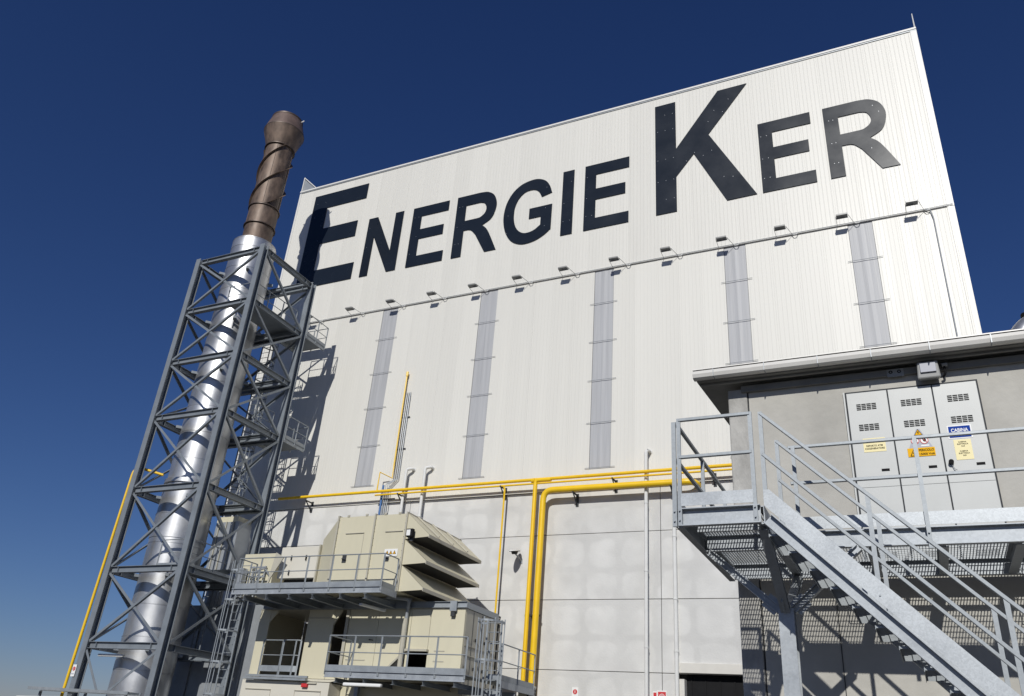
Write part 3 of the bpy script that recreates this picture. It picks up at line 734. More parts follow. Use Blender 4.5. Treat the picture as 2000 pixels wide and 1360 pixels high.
for x in (-26.8, -26.4, -26.0): MB().box(x, x+.04, 25.74, 25.8, 6.3, 8.34).build('rib', 'beige_trim', t)

# ------------------------------------------------------------------ intake filter house
fh = thing('filter_house', 'beige air intake filter box with three open weather hoods on its right side', 'machine', (-17.1, 25.4, 4.83))
Z0, Z1, FY, BY = 4.83, 7.50, 23.5, 27.4
FXL, FXM, FXR = -18.6, -17.0, -15.66
MB().box(FXL, FXM-.012, FY, BY, Z0, Z1).build('casing', 'beige', fh)
MB().box(FXM+.012, FXR, FY, BY, Z0, Z1).build('casing', 'beige', fh)
for x in (FXL, FXM, FXR): 
    MB().box(x-.03, x+.03, FY-.06, FY, Z0, Z1+.05).build('flange', 'beige_trim', fh)
    MB().box(x-.03, x+.03, FY, BY, Z1, Z1+.05).build('flange', 'beige_trim', fh)
# transition piece on the left, chamfered away and stepping down
b = MB(); 
A = [(FXL-.03, FY, Z0), (FXL-.03, FY, Z1-.05), (FXL-.03, BY, Z1-.05), (FXL-.03, BY, Z0)]
Bq = [(-19.85, FY+.85, Z0), (-19.85, FY+.85, 6.95), (-19.85, BY-.6, 6.95), (-19.85, BY-.6, Z0)]
b.v = A+Bq; b.f = [(0, 1, 2, 3), (7, 6, 5, 4), (0, 4, 5, 1), (1, 5, 6, 2), (2, 6, 7, 3), (3, 7, 4, 0)]
b.build('transition', 'beige', fh)
for x in (-18.2, -17.4, -16.6, -16.0): MB().box(x-.05, x+.05, FY-.02, FY+.01, Z1, Z1+.07).build('lifting_lug', 'beige_trim', fh)
for x in (FXL-.5, FXL+.03, FXM+.03, FXR-.03):
    if x > FXL-.2:
        b = MB(); z = Z0+.15
        while z < Z1-.1: b.box(x-.008, x+.008, FY-.012 if x != FXR-.03 else FY-.066, FY-.0005 if x != FXR-.03 else FY-.06, z, z+.016); z += .24
        stuff(b.build('bolts', 'bracket', fh))
# front doors: raised frames
def frame(x0, x1, z0, z1, y, root, t=.025, m='beige_trim', nm='door_frame', sides='tr'):
    b = MB()
    if 't' in sides: b.box(x0, x1, y-.035, y, z1-t, z1)
    if 'r' in sides: b.box(x1-t*.6, x1, y-.012, y, z0, z1-t)
    if 'l' in sides: b.box(x0, x0+t*.6, y-.012, y, z0, z1-t)
    if 'b' in sides: b.box(x0, x1, y-.02, y, z0, z0+t)
    b.build(nm, m, root)
frame(-18.2, -17.4, 5.0, 6.9, FY, fh); frame(-16.5, -15.78, 5.0, 6.9, FY, fh, sides='t')
for x in (-18.15, -16.35):
    b = MB(); b.tube((x, FY, 5.98), (x, FY-.07, 5.98), .02, 8); b.tube((x, FY-.06, 5.98), (x+.16, FY-.06, 5.95), .016, 8); b.box(x-.03, x+.14, FY-.015, FY, 5.85, 6.12)
    b.build('handle', 'bracket', fh)
# hoods
hz = [(7.50, 6.67, 6.60), (6.58, 5.78, 5.72), (5.70, 4.89, 4.83)]
HX = -14.70
for k, (zt, ztip, zb) in enumerate(hz):
    hd = MB()
    th = .012
    # roof sheet, two cheeks, lip
    hd.poly([(FXR+.03, FY, zt), (FXR+.03, BY, zt), (HX, BY, ztip+.06), (HX, FY, ztip+.06)])
    hd.poly([(FXR+.03, FY, zt-.02), (HX, FY, ztip+.04), (HX, BY, ztip+.04), (FXR+.03, BY, zt-.02)])
    for y in (FY, BY): hd.prism([[(FXR+.03, zb), (HX, ztip-.02), (HX, ztip+.05), (FXR+.03, zt-.005)]], y-.008, y+.008)
    o = hd.build('weather_hood', 'beige', fh)
    MB().box(HX-.01, HX+.015, FY-.01, BY+.01, ztip-.06, ztip+.055).build('drip_lip', 'beige_trim', o)
    # slanted filter face in the mouth of the hood
    nb = hz[k+1][0] if k < 2 else zb
    f_b = MB(); f_b.poly([(FXR+.035, FY+.02, zt-.1), (FXR+.035, BY-.02, zt-.1), (FXR+.10, BY-.02, zb+.02), (FXR+.10, FY+.02, zb+.02)]); f_b.build('filter_face', 'perf', o)
for zb_ in (6.61, 5.73, 4.85): MB().box(FXR+.05, HX-.03, FY+.02, BY-.02, zb_, zb_+.015).build('mouth_shade', 'dark', fh)  # added dark sheets for the unlit mouths; they also shade the hoods below
for y in (24.1, 25.1, 26.2): MB().bar((FXR+.05, y, 7.54), (HX+.05, y, 6.78), .05, .05, (0, 0, 1)).build('hood_seam', 'beige_trim', fh)
t = thing('work_light', 'small dark rectangular work light beside the topmost hood of the filter box', 'lamp', (-15.35, FY-.1, 6.7))
MB().box(-15.50, -15.24, FY-.22, FY-.08, 6.62, 6.90).build('housing', 'black', t, bevel=.015)
MB().box(-15.48, -15.33, FY-.228, FY-.221, 6.66, 6.86).build('glass', 'white', t)
MB().box(-15.42, -15.30, FY-.08, FY-.01, 6.5, 6.9).build('mount', 'bracket', t)
t = thing('warning_plate', 'white plate with three yellow warning triangles on the beige filter box', 'sign', (-16.15, FY-.01, 6.05))
MB().box(-16.42, -15.88, FY-.02, FY-.006, 6.02, 6.27).build('plate', 'white', t)
for x in (-16.30, -16.15, -16.0):
    MB().prism([[(x-.07, 6.09), (x+.07, 6.09), (x, 6.22)]], FY-.026, FY-.021).build('triangle', 'black', t)
    MB().prism([[(x-.05, 6.101), (x+.05, 6.101), (x, 6.197)]], FY-.031, FY-.027).build('triangle_face', 'signyellow', t)
    MB().box(x-.008, x+.008, FY-.035, FY-.032, 6.115, 6.165).build('symbol', 'black', t)
# lower ducts left of the filter box
t = thing('inlet_duct', 'pale beige inlet duct box left of the filter house with a dark gap below', 'duct', (-20.9, 25.5, Z0))
b = MB(); b.box(-21.75, -19.87, 24.35, 27, 5.55, 6.72); b.build('box', 'pale_beige', t, bevel=.01)
MB().box(-19.92, -19.86, 24.25, 24.35, Z0, 6.75).build('flange', 'beige_trim', t)
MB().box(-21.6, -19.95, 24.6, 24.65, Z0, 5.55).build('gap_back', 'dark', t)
for x, z in ((-21.2, 6.3), (-20.5, 6.3), (-21.2, 5.75), (-20.5, 6.28)): MB().box(x-.02, x+.02, 24.3, 24.35, z-.09, z+.09).build('latch', 'bracket', t)
t = thing('control_cabinet', 'beige control cabinet standing at the left end of the upper walkway', 'cabinet', (-22.8, 24.6, Z0))
MB().box(-23.5, -21.95, 24.3, 25.6, Z0+.05, 6.5).build('box', 'beige', t, bevel=.01)
b = MB(); b.prism([[(-21.93, 4.9), (-21.7, 6.45), (-21.3, 6.25), (-21.75, 5.5), (-21.9, 4.9)]], 24.0, 24.04); b.build('side_plate', 'beige_trim', t)
for k in range(4): MB().tube((-23.2+k*.3, 24.2, Z0), (-23.15+k*.3, 24.2, 5.9+.1*(k % 2)), .03, 8).build('pipe', 'conduit', t)
MB().path([(-22.6, 24.15, 5.0), (-22.6, 23.95, 5.7), (-22.2, 24.1, 5.9), (-22.0, 24.25, 5.6)], .035, 8, .1).build('pipe', 'conduit', t)
MB().box(-23.45, -23.15, 24.0, 24.2, 5.0, 5.9).build('junction_box', 'conduit', t)
for z in (5.2, 5.55, 5.9): MB().box(-22.9, -22.1, 24.05, 24.1, z, z+.05).build('cable_tray', 'conduit', t)

# upper walkway
uw = thing('upper_walkway', 'galvanised walkway with railing along the front of the beige filter house', 'walkway', (-18.8, 23, 4.8))
UX0, UX1, UY0 = -22.05, -15.68, 22.5
MB().box(UX0, UX1, UY0, FY-.07, 4.79, 4.82).build('deck_plate', 'galv_small', uw)
MB().box(UX0, -18.8, FY-.069, 24.5, 4.79, 4.82).build('deck_plate', 'galv_small', uw)
MB().channel((UX0, UY0, 4.70), (UX1, UY0, 4.70), .06, .2, .01, side=-1).build('edge_beam', 'galv', uw)
MB().channel((UX1, UY0, 4.70), (UX1, FY-.07, 4.70), .06, .2, .01, side=1).build('edge_beam', 'galv', uw)
for x in (-21.4, -20.4, -19.4, -18.4, -17.25, -16.25):
    MB().ibeam((x, UY0-.02, 4.50), (x, 24.45, 4.50), .12, .16, .012).build('joist', 'tower', uw)
MB().box(UX0, UX1, 24.3, 24.48, 4.43, 4.78).build('rear_beam', 'tower', uw)
guard(uw, [(UX0+.1, 23.4), (UX0+.1, UY0), (UX1, UY0), (UX1, 23.35)], 4.82, 1.05, 1.05, .55, .16)
t = thing('strip_light', 'grey strip light under the right end of the upper walkway', 'lamp', (-16.6, 23.8, 4.3), 'strip lights under the decks')
MB().bar((-16.75, 23.0, 4.33), (-16.55, 24.2, 4.33), .14, .09).build('tube_cover', 'white', t, bevel=.03)

# ------------------------------------------------------------------ turbine enclosure
te = thing('turbine_enclosure', 'long beige machine enclosure under the filter house with dark open bays', 'machine', (-17.8, 26, G))
EY = 24.5; EZ0, EZ1 = 2.1, 4.42
def wall(x0, x1, z0, z1, m='beige', nm='wall_panel'): MB().box(x0+.006, x1-.006, EY, EY+.08, z0, z1).build(nm, m, te, bevel=.006)
wall(-22.3, -21.8, EZ0, EZ1); wall(-20.02, -18.86, EZ0, EZ1); wall(-18.86, -18.2, EZ0, 2.5)
wall(-18.2, -16.95, EZ0, EZ1); wall(-16.95, -15.62, EZ0, EZ1)
wall(-15.62, -14.86, 3.09, EZ1); wall(-15.62, -14.86, EZ0, 2.45); wall(-14.86, -13.55, EZ0, EZ1)
MB().prism([[(-16.35, 2.5), (-15.7, 3.1), (-15.7, 2.5)]], EY-.012, EY-.004).build('recess_shade', 'dark', te)  # flat dark sheet on the wall, painted for the shade inside an opening
MB().bar((-16.4, EY-.04, 2.45), (-15.62, EY-.04, 3.14), .06, .05, (0, 1, 0)).build('sloped_trim', 'beige_trim', te)
MB().box(-15.66, -14.8, EY-.16, EY-.002, 3.06, 3.13).build('small_hood', 'beige_trim', te)
MB().box(-22.28, -13.57, EY+2.6, EY+2.7, EZ0, EZ1-.05).build('inner_wall', 'perf', te)
MB().box(-22.28, -13.57, EY+.09, EY+2.6, EZ0-.04, EZ0+.02).build('inner_floor', 'perf', te)
MB().box(-20.02, -19.96, EY+.09, EY+2.6, EZ0+.03, EZ1-.01).build('inner_side', 'beige_trim', te)
MB().box(-18.2, -18.14, EY+.09, EY+2.6, EZ0+.03, EZ1-.01).build('inner_side', 'beige_trim', te)
MB().box(-22.3, -13.55, EY-.02, BY, EZ1, EZ1+.03).build('roof', 'beige_trim', te)
MB().box(-13.63, -13.55, EY+.09, 26.9, EZ0, EZ1).build('end_wall', 'beige_trim', te)
MB().box(-22.3, -22.22, EY+.09, 27, EZ0, EZ1).build('end_wall', 'beige', te)
for y in (25.1, 25.75, 26.35):
    MB().box(-13.55, -13.54, y-.008, y+.008, EZ0, EZ1).build('panel_seam', 'bracket', te)
for y in (24.75, 25.35, 26.0):
    for z in (2.65, 3.55): MB().box(-13.54, -13.50, y-.03, y+.03, z-.05, z+.05).build('latch', 'black', te)
for z in (3.0, 3.3): MB().box(-13.55, -13.52, 24.6, 26.8, z, z+.02).build('panel_seam', 'beige_trim', te)
# bevelled upper corners of the open bays
MB().prism([[(-21.8, 4.41), (-21.8, 4.0), (-21.45, 4.41)]], EY+.01, EY+.07).build('corner_gusset', 'beige', te)
MB().prism([[(-18.86, 4.41), (-18.86, 3.9), (-18.55, 4.41)]], EY+.01, EY+.07).build('corner_gusset', 'beige', te)
MB().box(-18.32, -18.2, EY-.05, EY-.001, 2.5, 4.4).build('bay_frame', 'beige_trim', te)
MB().box(-20.02, -18.9, EY-.03, EY-.001, 4.12, 4.15).build('cable_tray', 'beige_trim', te)
for (a_, c_, z) in ((-14.6, -14.2, 3.08), (-14.6, -14.2, 2.76), (-18.1, -17.3, 2.74)): MB().box(a_, c_, EY-.015, EY-.001, z, z+.03).build('slot', 'beige_trim', te)
b = MB(); b.tube((-17.2, EY, 3.42), (-17.2, EY-.06, 3.42), .02, 8); b.tube((-17.2, EY-.05, 3.42), (-17.05, EY-.05, 3.40), .015, 8); b.build('handle', 'bracket', te)
# roof frame at the right end
for p, q in (((-16.0, EY-.05, 4.57), (-13.5, EY-.05, 4.57)), ((-13.55, EY, 4.57), (-13.55, 26.9, 4.57))):
    MB().channel(p, q, .08, .2, .012, side=-1 if p[1] == q[1] else 1).build('roof_frame', 'galv_small', te)
MB().box(-14.1, -13.85, EY-.12, EY-.06, 4.35, 4.68).build('roof_clamp', 'galv_small', te)
MB().box(-14.05, -13.9, EY-.12, EY-.01, 4.18, 4.32).build('corner_lamp', 'bracket', te)
# conduit on the front
MB().path([(-15.75, EY-.12, 2.5), (-15.75, EY-.12, 4.35), (-15.6, EY-.3, 4.7), (-16.4, EY-.5, 4.75)], .06, 10, .15).build('conduit', 'conduit', te, smooth=True)
MB().tube((-15.78, EY-.12, 2.5), (-15.78, EY-.12, 4.1), .09, 10).build('conduit_sleeve', 'beige_trim', te, smooth=True)
# lower body
MB().box(-22.2, -18.35, 24.15, 27, G, 1.96).build('lower_casing', 'pale_beige', te, bevel=.01)
b = MB(); b.v = [(-22.2, 24.15, 1.98), (-18.35, 24.15, 1.98), (-18.2, EY, 2.09), (-22.2, EY, 2.09)]; b.f = [(0, 1, 2, 3)]; b.build('sill', 'pale_beige', te)
MB().box(-18.33, -13.55, 24.8, 27, G, 2.05).build('lower_casing', 'beige', te, bevel=.01)
frame(-21.97, -20.82, -.5, 1.68, 24.15, te, sides='tr'); frame(-19.77, -18.65, -.5, 1.69, 24.15, te, sides='trl')
MB().box(-19.68, -18.88, 24.10, 24.15, 1.90, 1.94).build('slot', 'beige_trim', te)
MB().box(-19.46, -19.22, 24.04, 24.15, 1.78, 1.90).build('alarm_lamp', 'red', te, bevel=.02)
MB().box(-22.0, -19.25, 23.95, 24.10, 1.98, 2.05).build('cable_channel', 'galv_small', te)
MB().box(-22.0, -19.25, 24.02, 24.10, 2.07, 2.14).build('cable_channel', 'galv_small', te)
frame(-17.9, -16.9, -.5, 1.55, 24.8, te, sides='tr'); frame(-15.9, -14.9, -.5, 1.5, 24.8, te, sides='t')
# gate railing at the left open bay
t = thing('bay_railing', 'small galvanised gate railing closing the left open bay of the beige enclosure', 'guard rail', (-20.9, 24.35, 2.2))
guard(t, [(-21.75, 24.38), (-20.85, 24.38)], 2.28, .9, 1.06, .55, .2)
guard(t, [(-20.75, 24.30), (-20.2, 24.30), (-20.05, 24.38)], 2.28, .6, 1.06, .55, .2)

# lower walkway
lw = thing('lower_walkway', 'lower galvanised walkway with railing in front of the beige enclosure', 'walkway', (-15.2, 23.5, 2.2))
MB().box(-17.75, -12.55, 23.0, 24.48, 2.23, 2.26).build('deck_plate', 'galv_small', lw)
MB().channel((-17.75, 23.0, 2.14), (-12.55, 23.0, 2.14), .06, .2, .01, side=-1).build('edge_beam', 'galv', lw)
for x in (-17.3, -16.2, -15.1, -14.0, -12.9): MB().ibeam((x, 23.02, 1.96), (x, 24.75, 1.96), .1, .14, .012).build('joist', 'tower', lw)
guard(lw, [(-17.75, 24.2), (-17.75, 23.0), (-12.55, 23.0)], 2.26, 1.08, 1.07, .55, .16)
MB().box(-13.0, -12.0, 24.49, 26.9, 2.23, 2.26).build('deck_plate', 'galv_small', lw)
MB().channel((-12.0, 24.3, 2.14), (-12.0, 26.9, 2.14), .06, .2, .01).build('edge_beam', 'galv', lw)
for y in (24.4, 25.4, 26.6): MB().ibeam((-13.5, y, 1.9), (-11.95, y, 1.9), .1, .2, .012).build('joist', 'galv_small', lw)
guard(lw, [(-12.45, 24.3), (-12.0, 24.3), (-12.0, 26.9)], 2.26, 1.05, 1.07, .55, .16)
for x, y in ((-12.1, 24.5), (-12.1, 26.7), (-17.5, 24.6)): MB().bar((x, y, G), (x, y, 2.04), .14, .14).build('leg', 'galv_small', lw)
t = thing('strip_light', 'bright white strip light along the front edge under the lower walkway', 'lamp', (-16.9, 23.1, 2.0), 'strip lights under the decks')
MB().box(-16.95, -15.5, 22.98, 23.12, 1.80, 1.90).build('tube_cover', 'white', t, bevel=.03)
ladder('caged ladder at the right end of the lower walkway', -12.05, 23.75, G, 3.95, 1.55, .5, -1, 'galv_small', 'x', .42, 1.15)
ladder('caged ladder at the left of the beige enclosure below the upper walkway', -22.45, 23.4, G, 5.9, .3, .45, -1, 'galv_small', 'x', .34, 1.05)
# small outdoor unit on the right
t = thing('air_conditioner', 'small cream outdoor air conditioner beside the foot of the yellow pipes', 'machine', (-12.2, 26.9, 1.5))
MB().box(-12.38, -12.09, 26.5, 27.35, 1.55, 2.37).build('casing', 'pale_beige', t, bevel=.015)
b = MB()
for k in range(7): b.box(-12.088, -12.075, 26.56, 27.3, 1.62+k*.1, 1.635+k*.1)
for k in range(6): b.box(-12.086, -12.073, 26.58+k*.14, 26.595+k*.14, 1.6, 2.3)
b.build('fan_grille', 'black', t)
for y in (26.6, 27.2): MB().box(-12.4, -12.05, y, y+.05, G, 1.55).build('leg', 'bracket', t)

# far shed roof at the left edge
t = thing('distant_shed', 'pale roof of a far away shed at the bottom left corner', 'building', (-80, 60, G))
MB().box(-83.5, -79.6, 60, 70, G, 2.4).build('wall', 'white_concrete', t)
b = MB(); b.v = [(-84, 59.5, 2.4), (-79.3, 59.5, 2.5), (-79.3, 70, 3.3), (-84, 70, 3.3), (-84, 59.5, 2.2), (-79.3, 59.5, 2.3), (-79.3, 70, 3.1), (-84, 70, 3.1)]
b.f = [(0, 1, 2, 3), (4, 7, 6, 5), (0, 4, 5, 1), (1, 5, 6, 2), (2, 6, 7, 3), (3, 7, 4, 0)]; b.build('roof', 'gutter', t)

# ------------------------------------------------------------------ right building
BW = 11.72
rb = thing('substation', 'low grey concrete electrical cabin building with white gutter at the right', 'building', (2, BW, G))
MB().box(-1.90, 12, BW+.02, BW+5.5, G, 5.42).build('wall', 'grey_concrete', rb)
MB().box(-2.21, -1.92, BW-.0, BW+.3, G, 5.40).build('corner_pier', 'pier', rb, bevel=.02)
MB().box(-2.19, -1.92, BW+.3, BW+5.5, G, 5.42).build('side_wall', 'grey_concrete', rb)
# roof slab rising to the back, soffit, boards and guttering
GY = 11.34
def slope(y): return 5.50+(y-GY)*.10
def slab(x0, x1, y0, y1, dz0, dz1, nm, m):
    b = MB(); b.quadbox([(x0, y0, slope(y0)+dz0), (x1, y0, slope(y0)+dz0), (x1, y1, slope(y1)+dz0), (x0, y1, slope(y1)+dz0),
                         (x0, y0, slope(y0)+dz1), (x1, y0, slope(y0)+dz1), (x1, y1, slope(y1)+dz1), (x0, y1, slope(y1)+dz1)]); return b.build(nm, m, rb)
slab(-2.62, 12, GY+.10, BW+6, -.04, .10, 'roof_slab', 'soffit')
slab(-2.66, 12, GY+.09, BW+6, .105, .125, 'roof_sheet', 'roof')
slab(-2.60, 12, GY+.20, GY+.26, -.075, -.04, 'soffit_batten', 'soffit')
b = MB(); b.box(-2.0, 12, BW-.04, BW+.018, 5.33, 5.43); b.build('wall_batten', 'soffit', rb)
gx = [-2.66, -2.335, -1.58, -.823, -.105, .644, 1.39, 2.14, 2.9, 3.7, 5, 7, 9]
for a_, c_ in zip(gx[:-1], gx[1:]):
    prof = [(GY+.11, 5.49), (GY+.03, 5.485), (GY-.01, 5.50), (GY-.035, 5.55), (GY-.04, 5.595), (GY-.02, 5.60), (GY-.022, 5.56), (GY+.0, 5.52), (GY+.10, 5.51)]
    MB().prism([prof], a_+.003, c_-.003, axis='x').build('gutter_section', 'gutter', rb)
    MB().box(c_-.006, c_+.006, GY-.045, GY+.12, 5.480, 5.485).build('gutter_joint', 'conduit', rb)
    MB().box(c_-.006, c_+.006, GY-.046, GY-.040, 5.48, 5.606).build('gutter_joint', 'conduit', rb)
MB().box(-2.66, 12, GY+.02, GY+.09, 5.622, 5.632).build('drip_edge', 'black', rb)
MB().box(-2.66, 12, GY+.00, GY+.10, 5.633, 5.650).build('eaves_trim', 'gutter', rb)
# vertical seams of the wall
MB().box(-1.918, -1.908, BW+.012, BW+.03, G, 5.33).build('wall_joint', 'bracket', rb)
for x in (2.9, -.95): MB().box(x, x+.01, BW+.008, BW+.0205, G, 2.6).build('wall_joint', 'bracket', rb)
# cabinet doors
dz0, dz1 = 2.68, 5.12
dx = [-.52, .03, .60, 1.155]
MB().box(dx[0]-.012, dx[3]+.014, BW-.012, BW+.022, dz0, dz1+.03).build('door_surround', 'bracket', rb)
MB().box(dx[0]-.036, dx[0]-.014, BW-.02, BW+.021, dz0, dz1+.03).build('door_post', 'doorgrey', rb)
for k in range(3):
    d = MB().box(dx[k]+.008, dx[k+1]-.008, BW-.035, BW-.013, dz0+.02, dz1).build('door_leaf', 'doorgrey', rb, bevel=.004)
    cx = (dx[k]+dx[k+1])/2+.02*(k-1)
    for (z0, rows) in ((4.845, 4), (4.53, 4), (2.74, 3)):
        v = MB()
        for r_i in range(rows):
            for q in range(4): v.box(cx-.13+q*.067, cx-.13+q*.067+.058, BW-.0375, BW-.0345, z0+r_i*.026, z0+r_i*.026+.0165)
        v.build('vent_slots', 'black', d)
    MB().box(dx[k+1]-.21+.01*k, dx[k+1]-.11+.01*k, BW-.040, BW-.0345, 3.92, 3.955).build('handle', 'black', d)
MB().box(dx[0]+.02, dx[3]-.01, BW-.0365, BW-.0352, 3.70, 3.704).build('door_seam', 'bracket', rb)
b = MB(); b.tube((.674, BW-.035, 3.975), (.674, BW-.09, 3.975), .032, 16); b.build('lock_knob', 'black', rb, smooth=True)
b = MB(); b.path([(.674, BW-.06, 3.95), (.70, BW-.06, 3.88), (.73, BW-.06, 3.86)], .005, 6); b.build('lock_chain', 'galv_small', rb)

# signs on the doors
SY = BW-.0362
def plate(x0, x1, z0, z1, m, root, y=SY, nm='plate', t=.003): return MB().box(x0, x1, y-t, y, z0, z1).build(nm, m, root)
t = thing('cabin_sign', 'blue plate reading CABINA in white on the right door', 'sign', (.84, SY, 4.31))
plate(.695, .985, 4.305, 4.495, 'white', t); plate(.71, .97, 4.32, 4.48, 'signblue', t, SY-.0035, 'panel')
text('CABINA', .84, SY-.0075, 4.398, .070, 'white', t, w=.205)
t = thing('notice', 'tall pale yellow notice reading CABINA ELETTRICA twice under the blue plate', 'sign', (.85, SY, 4.0))
plate(.745, .95, 4.005, 4.29, 'paleyellow', t)
text('CABINA\nELETTRICA\nN.8', .847, SY-.004, 4.245, .026, 'black', t, w=.13)
text('CABINA\nELETTRICA\nN.8', .847, SY-.004, 4.115, .026, 'black', t, w=.13)
t = thing('notice', 'pale yellow notice reading REPARTO ATM COGENERATORE on the left door', 'sign', (-.23, SY, 4.2))
plate(-.37, -.085, 4.208, 4.41, 'paleyellow', t)
text('REPARTO ATM\nCOGENERATORE', -.228, SY-.004, 4.285, .036, 'black', t, w=.25)
t = thing('warning_sign', 'high voltage warning sign with triangle, prohibition rings and PERICOLO 15000 Volt', 'sign', (.34, SY, 4.1))
b = MB().prism([[(.19, 4.2), (.50, 4.2), (.36, 4.49), (.32, 4.49)]], SY-.003, SY); b.build('plate', 'signgrey', t)
MB().prism([[(.283, 4.392), (.392, 4.392), (.3375, 4.487)]], SY-.0065, SY-.0035).build('triangle', 'black', t)
MB().prism([[(.296, 4.40), (.379, 4.40), (.3375, 4.472)]], SY-.0095, SY-.007).build('triangle_face', 'signyellow', t)
bolt = [(.0, .030), (-.014, -.002), (-.002, .002), (-.006, -.030), (.013, .006), (.002, .004), (.010, .030)]
MB().prism([[(.3375+a_, 4.428+c_*.8) for a_, c_ in bolt]], SY-.012, SY-.010).build('bolt_symbol', 'black', t)
def ring(cx_, cz_, r0, r1, m, root, y0, nm='ring'):
    n = 24; o_ = [(cx_+r0*math.cos(2*PI*i/n), cz_+r0*math.sin(2*PI*i/n)) for i in range(n)]; i_ = [(cx_+r1*math.cos(2*PI*i/n), cz_+r1*math.sin(2*PI*i/n)) for i in range(n)]
    return MB().prism([o_, i_] if r1 > 0 else [o_], y0-.002, y0).build(nm, m, root)
for k, x in enumerate((.285, .398)):
    ring(x, 4.318, .050, 0, 'white', t, SY-.0035, 'disc'); ring(x, 4.318, .052, .043, 'red', t, SY-.006)
    MB().bar((x-.032, SY-.010, 4.348), (x+.032, SY-.010, 4.288), .002, .008, (0, 1, 0)).build('bar', 'red', t)
    MB().bar((x-.032, SY-.0095, 4.35), (x+.032, SY-.0095, 4.286), .008, .002, (0, 1, 0)).build('bar', 'red', t)
    ring(x+.005, 4.318, .020, 0, 'black', t, SY-.006, 'figure')
plate(.175, .51, 4.092, 4.214, 'signyellow', t, SY-.0035, 'panel')
MB().box(.35, .45, SY-.0065, SY-.0035, 4.232, 4.252).build('strip', 'white', t)
MB().prism([[(.20, 4.10), (.30, 4.10), (.25, 4.20)], [(.213, 4.107), (.25, 4.183), (.287, 4.107)]], SY-.010, SY-.0075).build('triangle', 'black', t)
MB().prism([[(.25+a_*1.0, 4.137+c_*.9) for a_, c_ in bolt]], SY-.010, SY-.0075).build('bolt_symbol', 'black', t)
text('PERICOLO', .405, SY-.008, 4.162, .046, 'black', t, w=.185)
text('15000 Volt', .405, SY-.008, 4.108, .042, 'black', t, w=.185)
# socket plate and bulkhead lamp under the eaves
t = thing('socket_plate', 'small grey plate with two round sockets under the eaves of the cabin', 'sign', (.18, BW-.04, 5.3))
MB().box(.065, .285, BW-.05, BW-.0405, 5.305, 5.425).build('plate', 'plastic', t, bevel=.003)
for x in (.115, .225):
    ring(x, 5.38, .026, .012, 'black', t, BW-.051, 'socket')
t = thing('bulkhead_lamp', 'grey bulkhead lamp tilted down under the eaves above the cabin doors', 'lamp', (.6, BW-.1, 5.3))
L0 = MB(); L0.quadbox([(.44, BW-.18, 5.17), (.74, BW-.18, 5.17), (.72, BW-.02, 5.20), (.46, BW-.02, 5.20), (.46, BW-.20, 5.42), (.72, BW-.20, 5.42), (.72, BW-.02, 5.42), (.46, BW-.02, 5.42)])
L0.build('body', 'plastic', t, bevel=.02)
MB().box(.49, .69, BW-.212, BW-.203, 5.25, 5.39).build('glass', 'signgrey', t, bevel=.004)
MB().path([(.72, BW-.1, 5.38), (.80, BW-.1, 5.38), (.80, BW-.08, 5.25), (.76, BW-.04, 5.22)], .016, 8, .03).build('cable', 'black', t, smooth=True)
MB().tube((.77, BW-.1, 5.38), (.84, BW-.1, 5.38), .026, 10).build('cable_gland', 'plastic', t)
# duct seen over the roof
t = thing('roof_duct', 'round silver duct bend just showing above the cabin roof at the right edge', 'duct', (2.4, 14.4, 6.2))
MB().path([(2.08, 14.4, 6.2), (2.22, 14.4, 7.08), (2.72, 14.4, 7.36), (3.6, 14.4, 7.42)], .22, 20, .25).build('duct_body', 'alu', t, smooth=True)
for p, q in (((2.19, 14.4, 6.99), (2.205, 14.4, 7.02)), ((2.40, 14.4, 7.225), (2.425, 14.4, 7.24))):
    MB().tube(p, q, .245, 20).build('seam_band', 'black', t)

# ------------------------------------------------------------------ galvanised landing and walkway
DZ = 2.67
wk = thing('gallery', 'galvanised grating gallery on a steel frame in front of the cabin doors', 'walkway', (1, 10.8, DZ))
WY = 9.98
def channel(p, q, nm='edge_beam', root=wk, side=1, h=.2, w_=.075, m='galv'): MB().channel(p, q, w_, h, .011, side=side).build(nm, m, root)
channel((-1.30, WY, 2.57), (7, WY, 2.57), side=-1)
channel((-2.27, 8.84, 2.57), (-2.27, BW-.05, 2.57), side=-1)
channel((-2.23, 8.80, 2.57), (-1.38, 8.80, 2.57), side=-1)
channel((-1.38, 8.84, 2.57), (-1.38, WY-.02, 2.57), side=1)
channel((-2.23, WY, 2.57), (-1.42, WY, 2.57), side=-1)
channel((-2.2, 11.45, 2.55), (7, 11.45, 2.55), 'rear_beam', side=-1)
for x in (-1.36, -.38, .36, 1.10, 1.84, 2.58, 3.3, 4.1):
    MB().ibeam((x, WY+.05, 2.55), (x, 11.4, 2.55), .10, .19, .01).build('joist', 'galv', wk)
MB().bar((-2.2, 9.4, 2.60), (-1.42, 9.4, 2.60), .04, .08).build('grating_support', 'galv', wk)
def grating(x0, x1, y0, y1, zt, root, sp=.034, cs=.10, bt=.0045, bh=.03):
    b = MB(); x = x0
    while x < x1: b.box(x-bt/2, x+bt/2, y0, y1, zt-bh, zt); x += sp
    y = y0+.02
    while y < y1: b.box(x0, x1, y-.003, y+.003, zt-.010, zt-.002); y += cs
    return stuff(b.build('grating', 'galv_small', root))
grating(-2.22, -1.40, 8.85, WY-.03, DZ, wk); grating(-2.22, 6.9, WY+.03, BW-.06, DZ, wk)
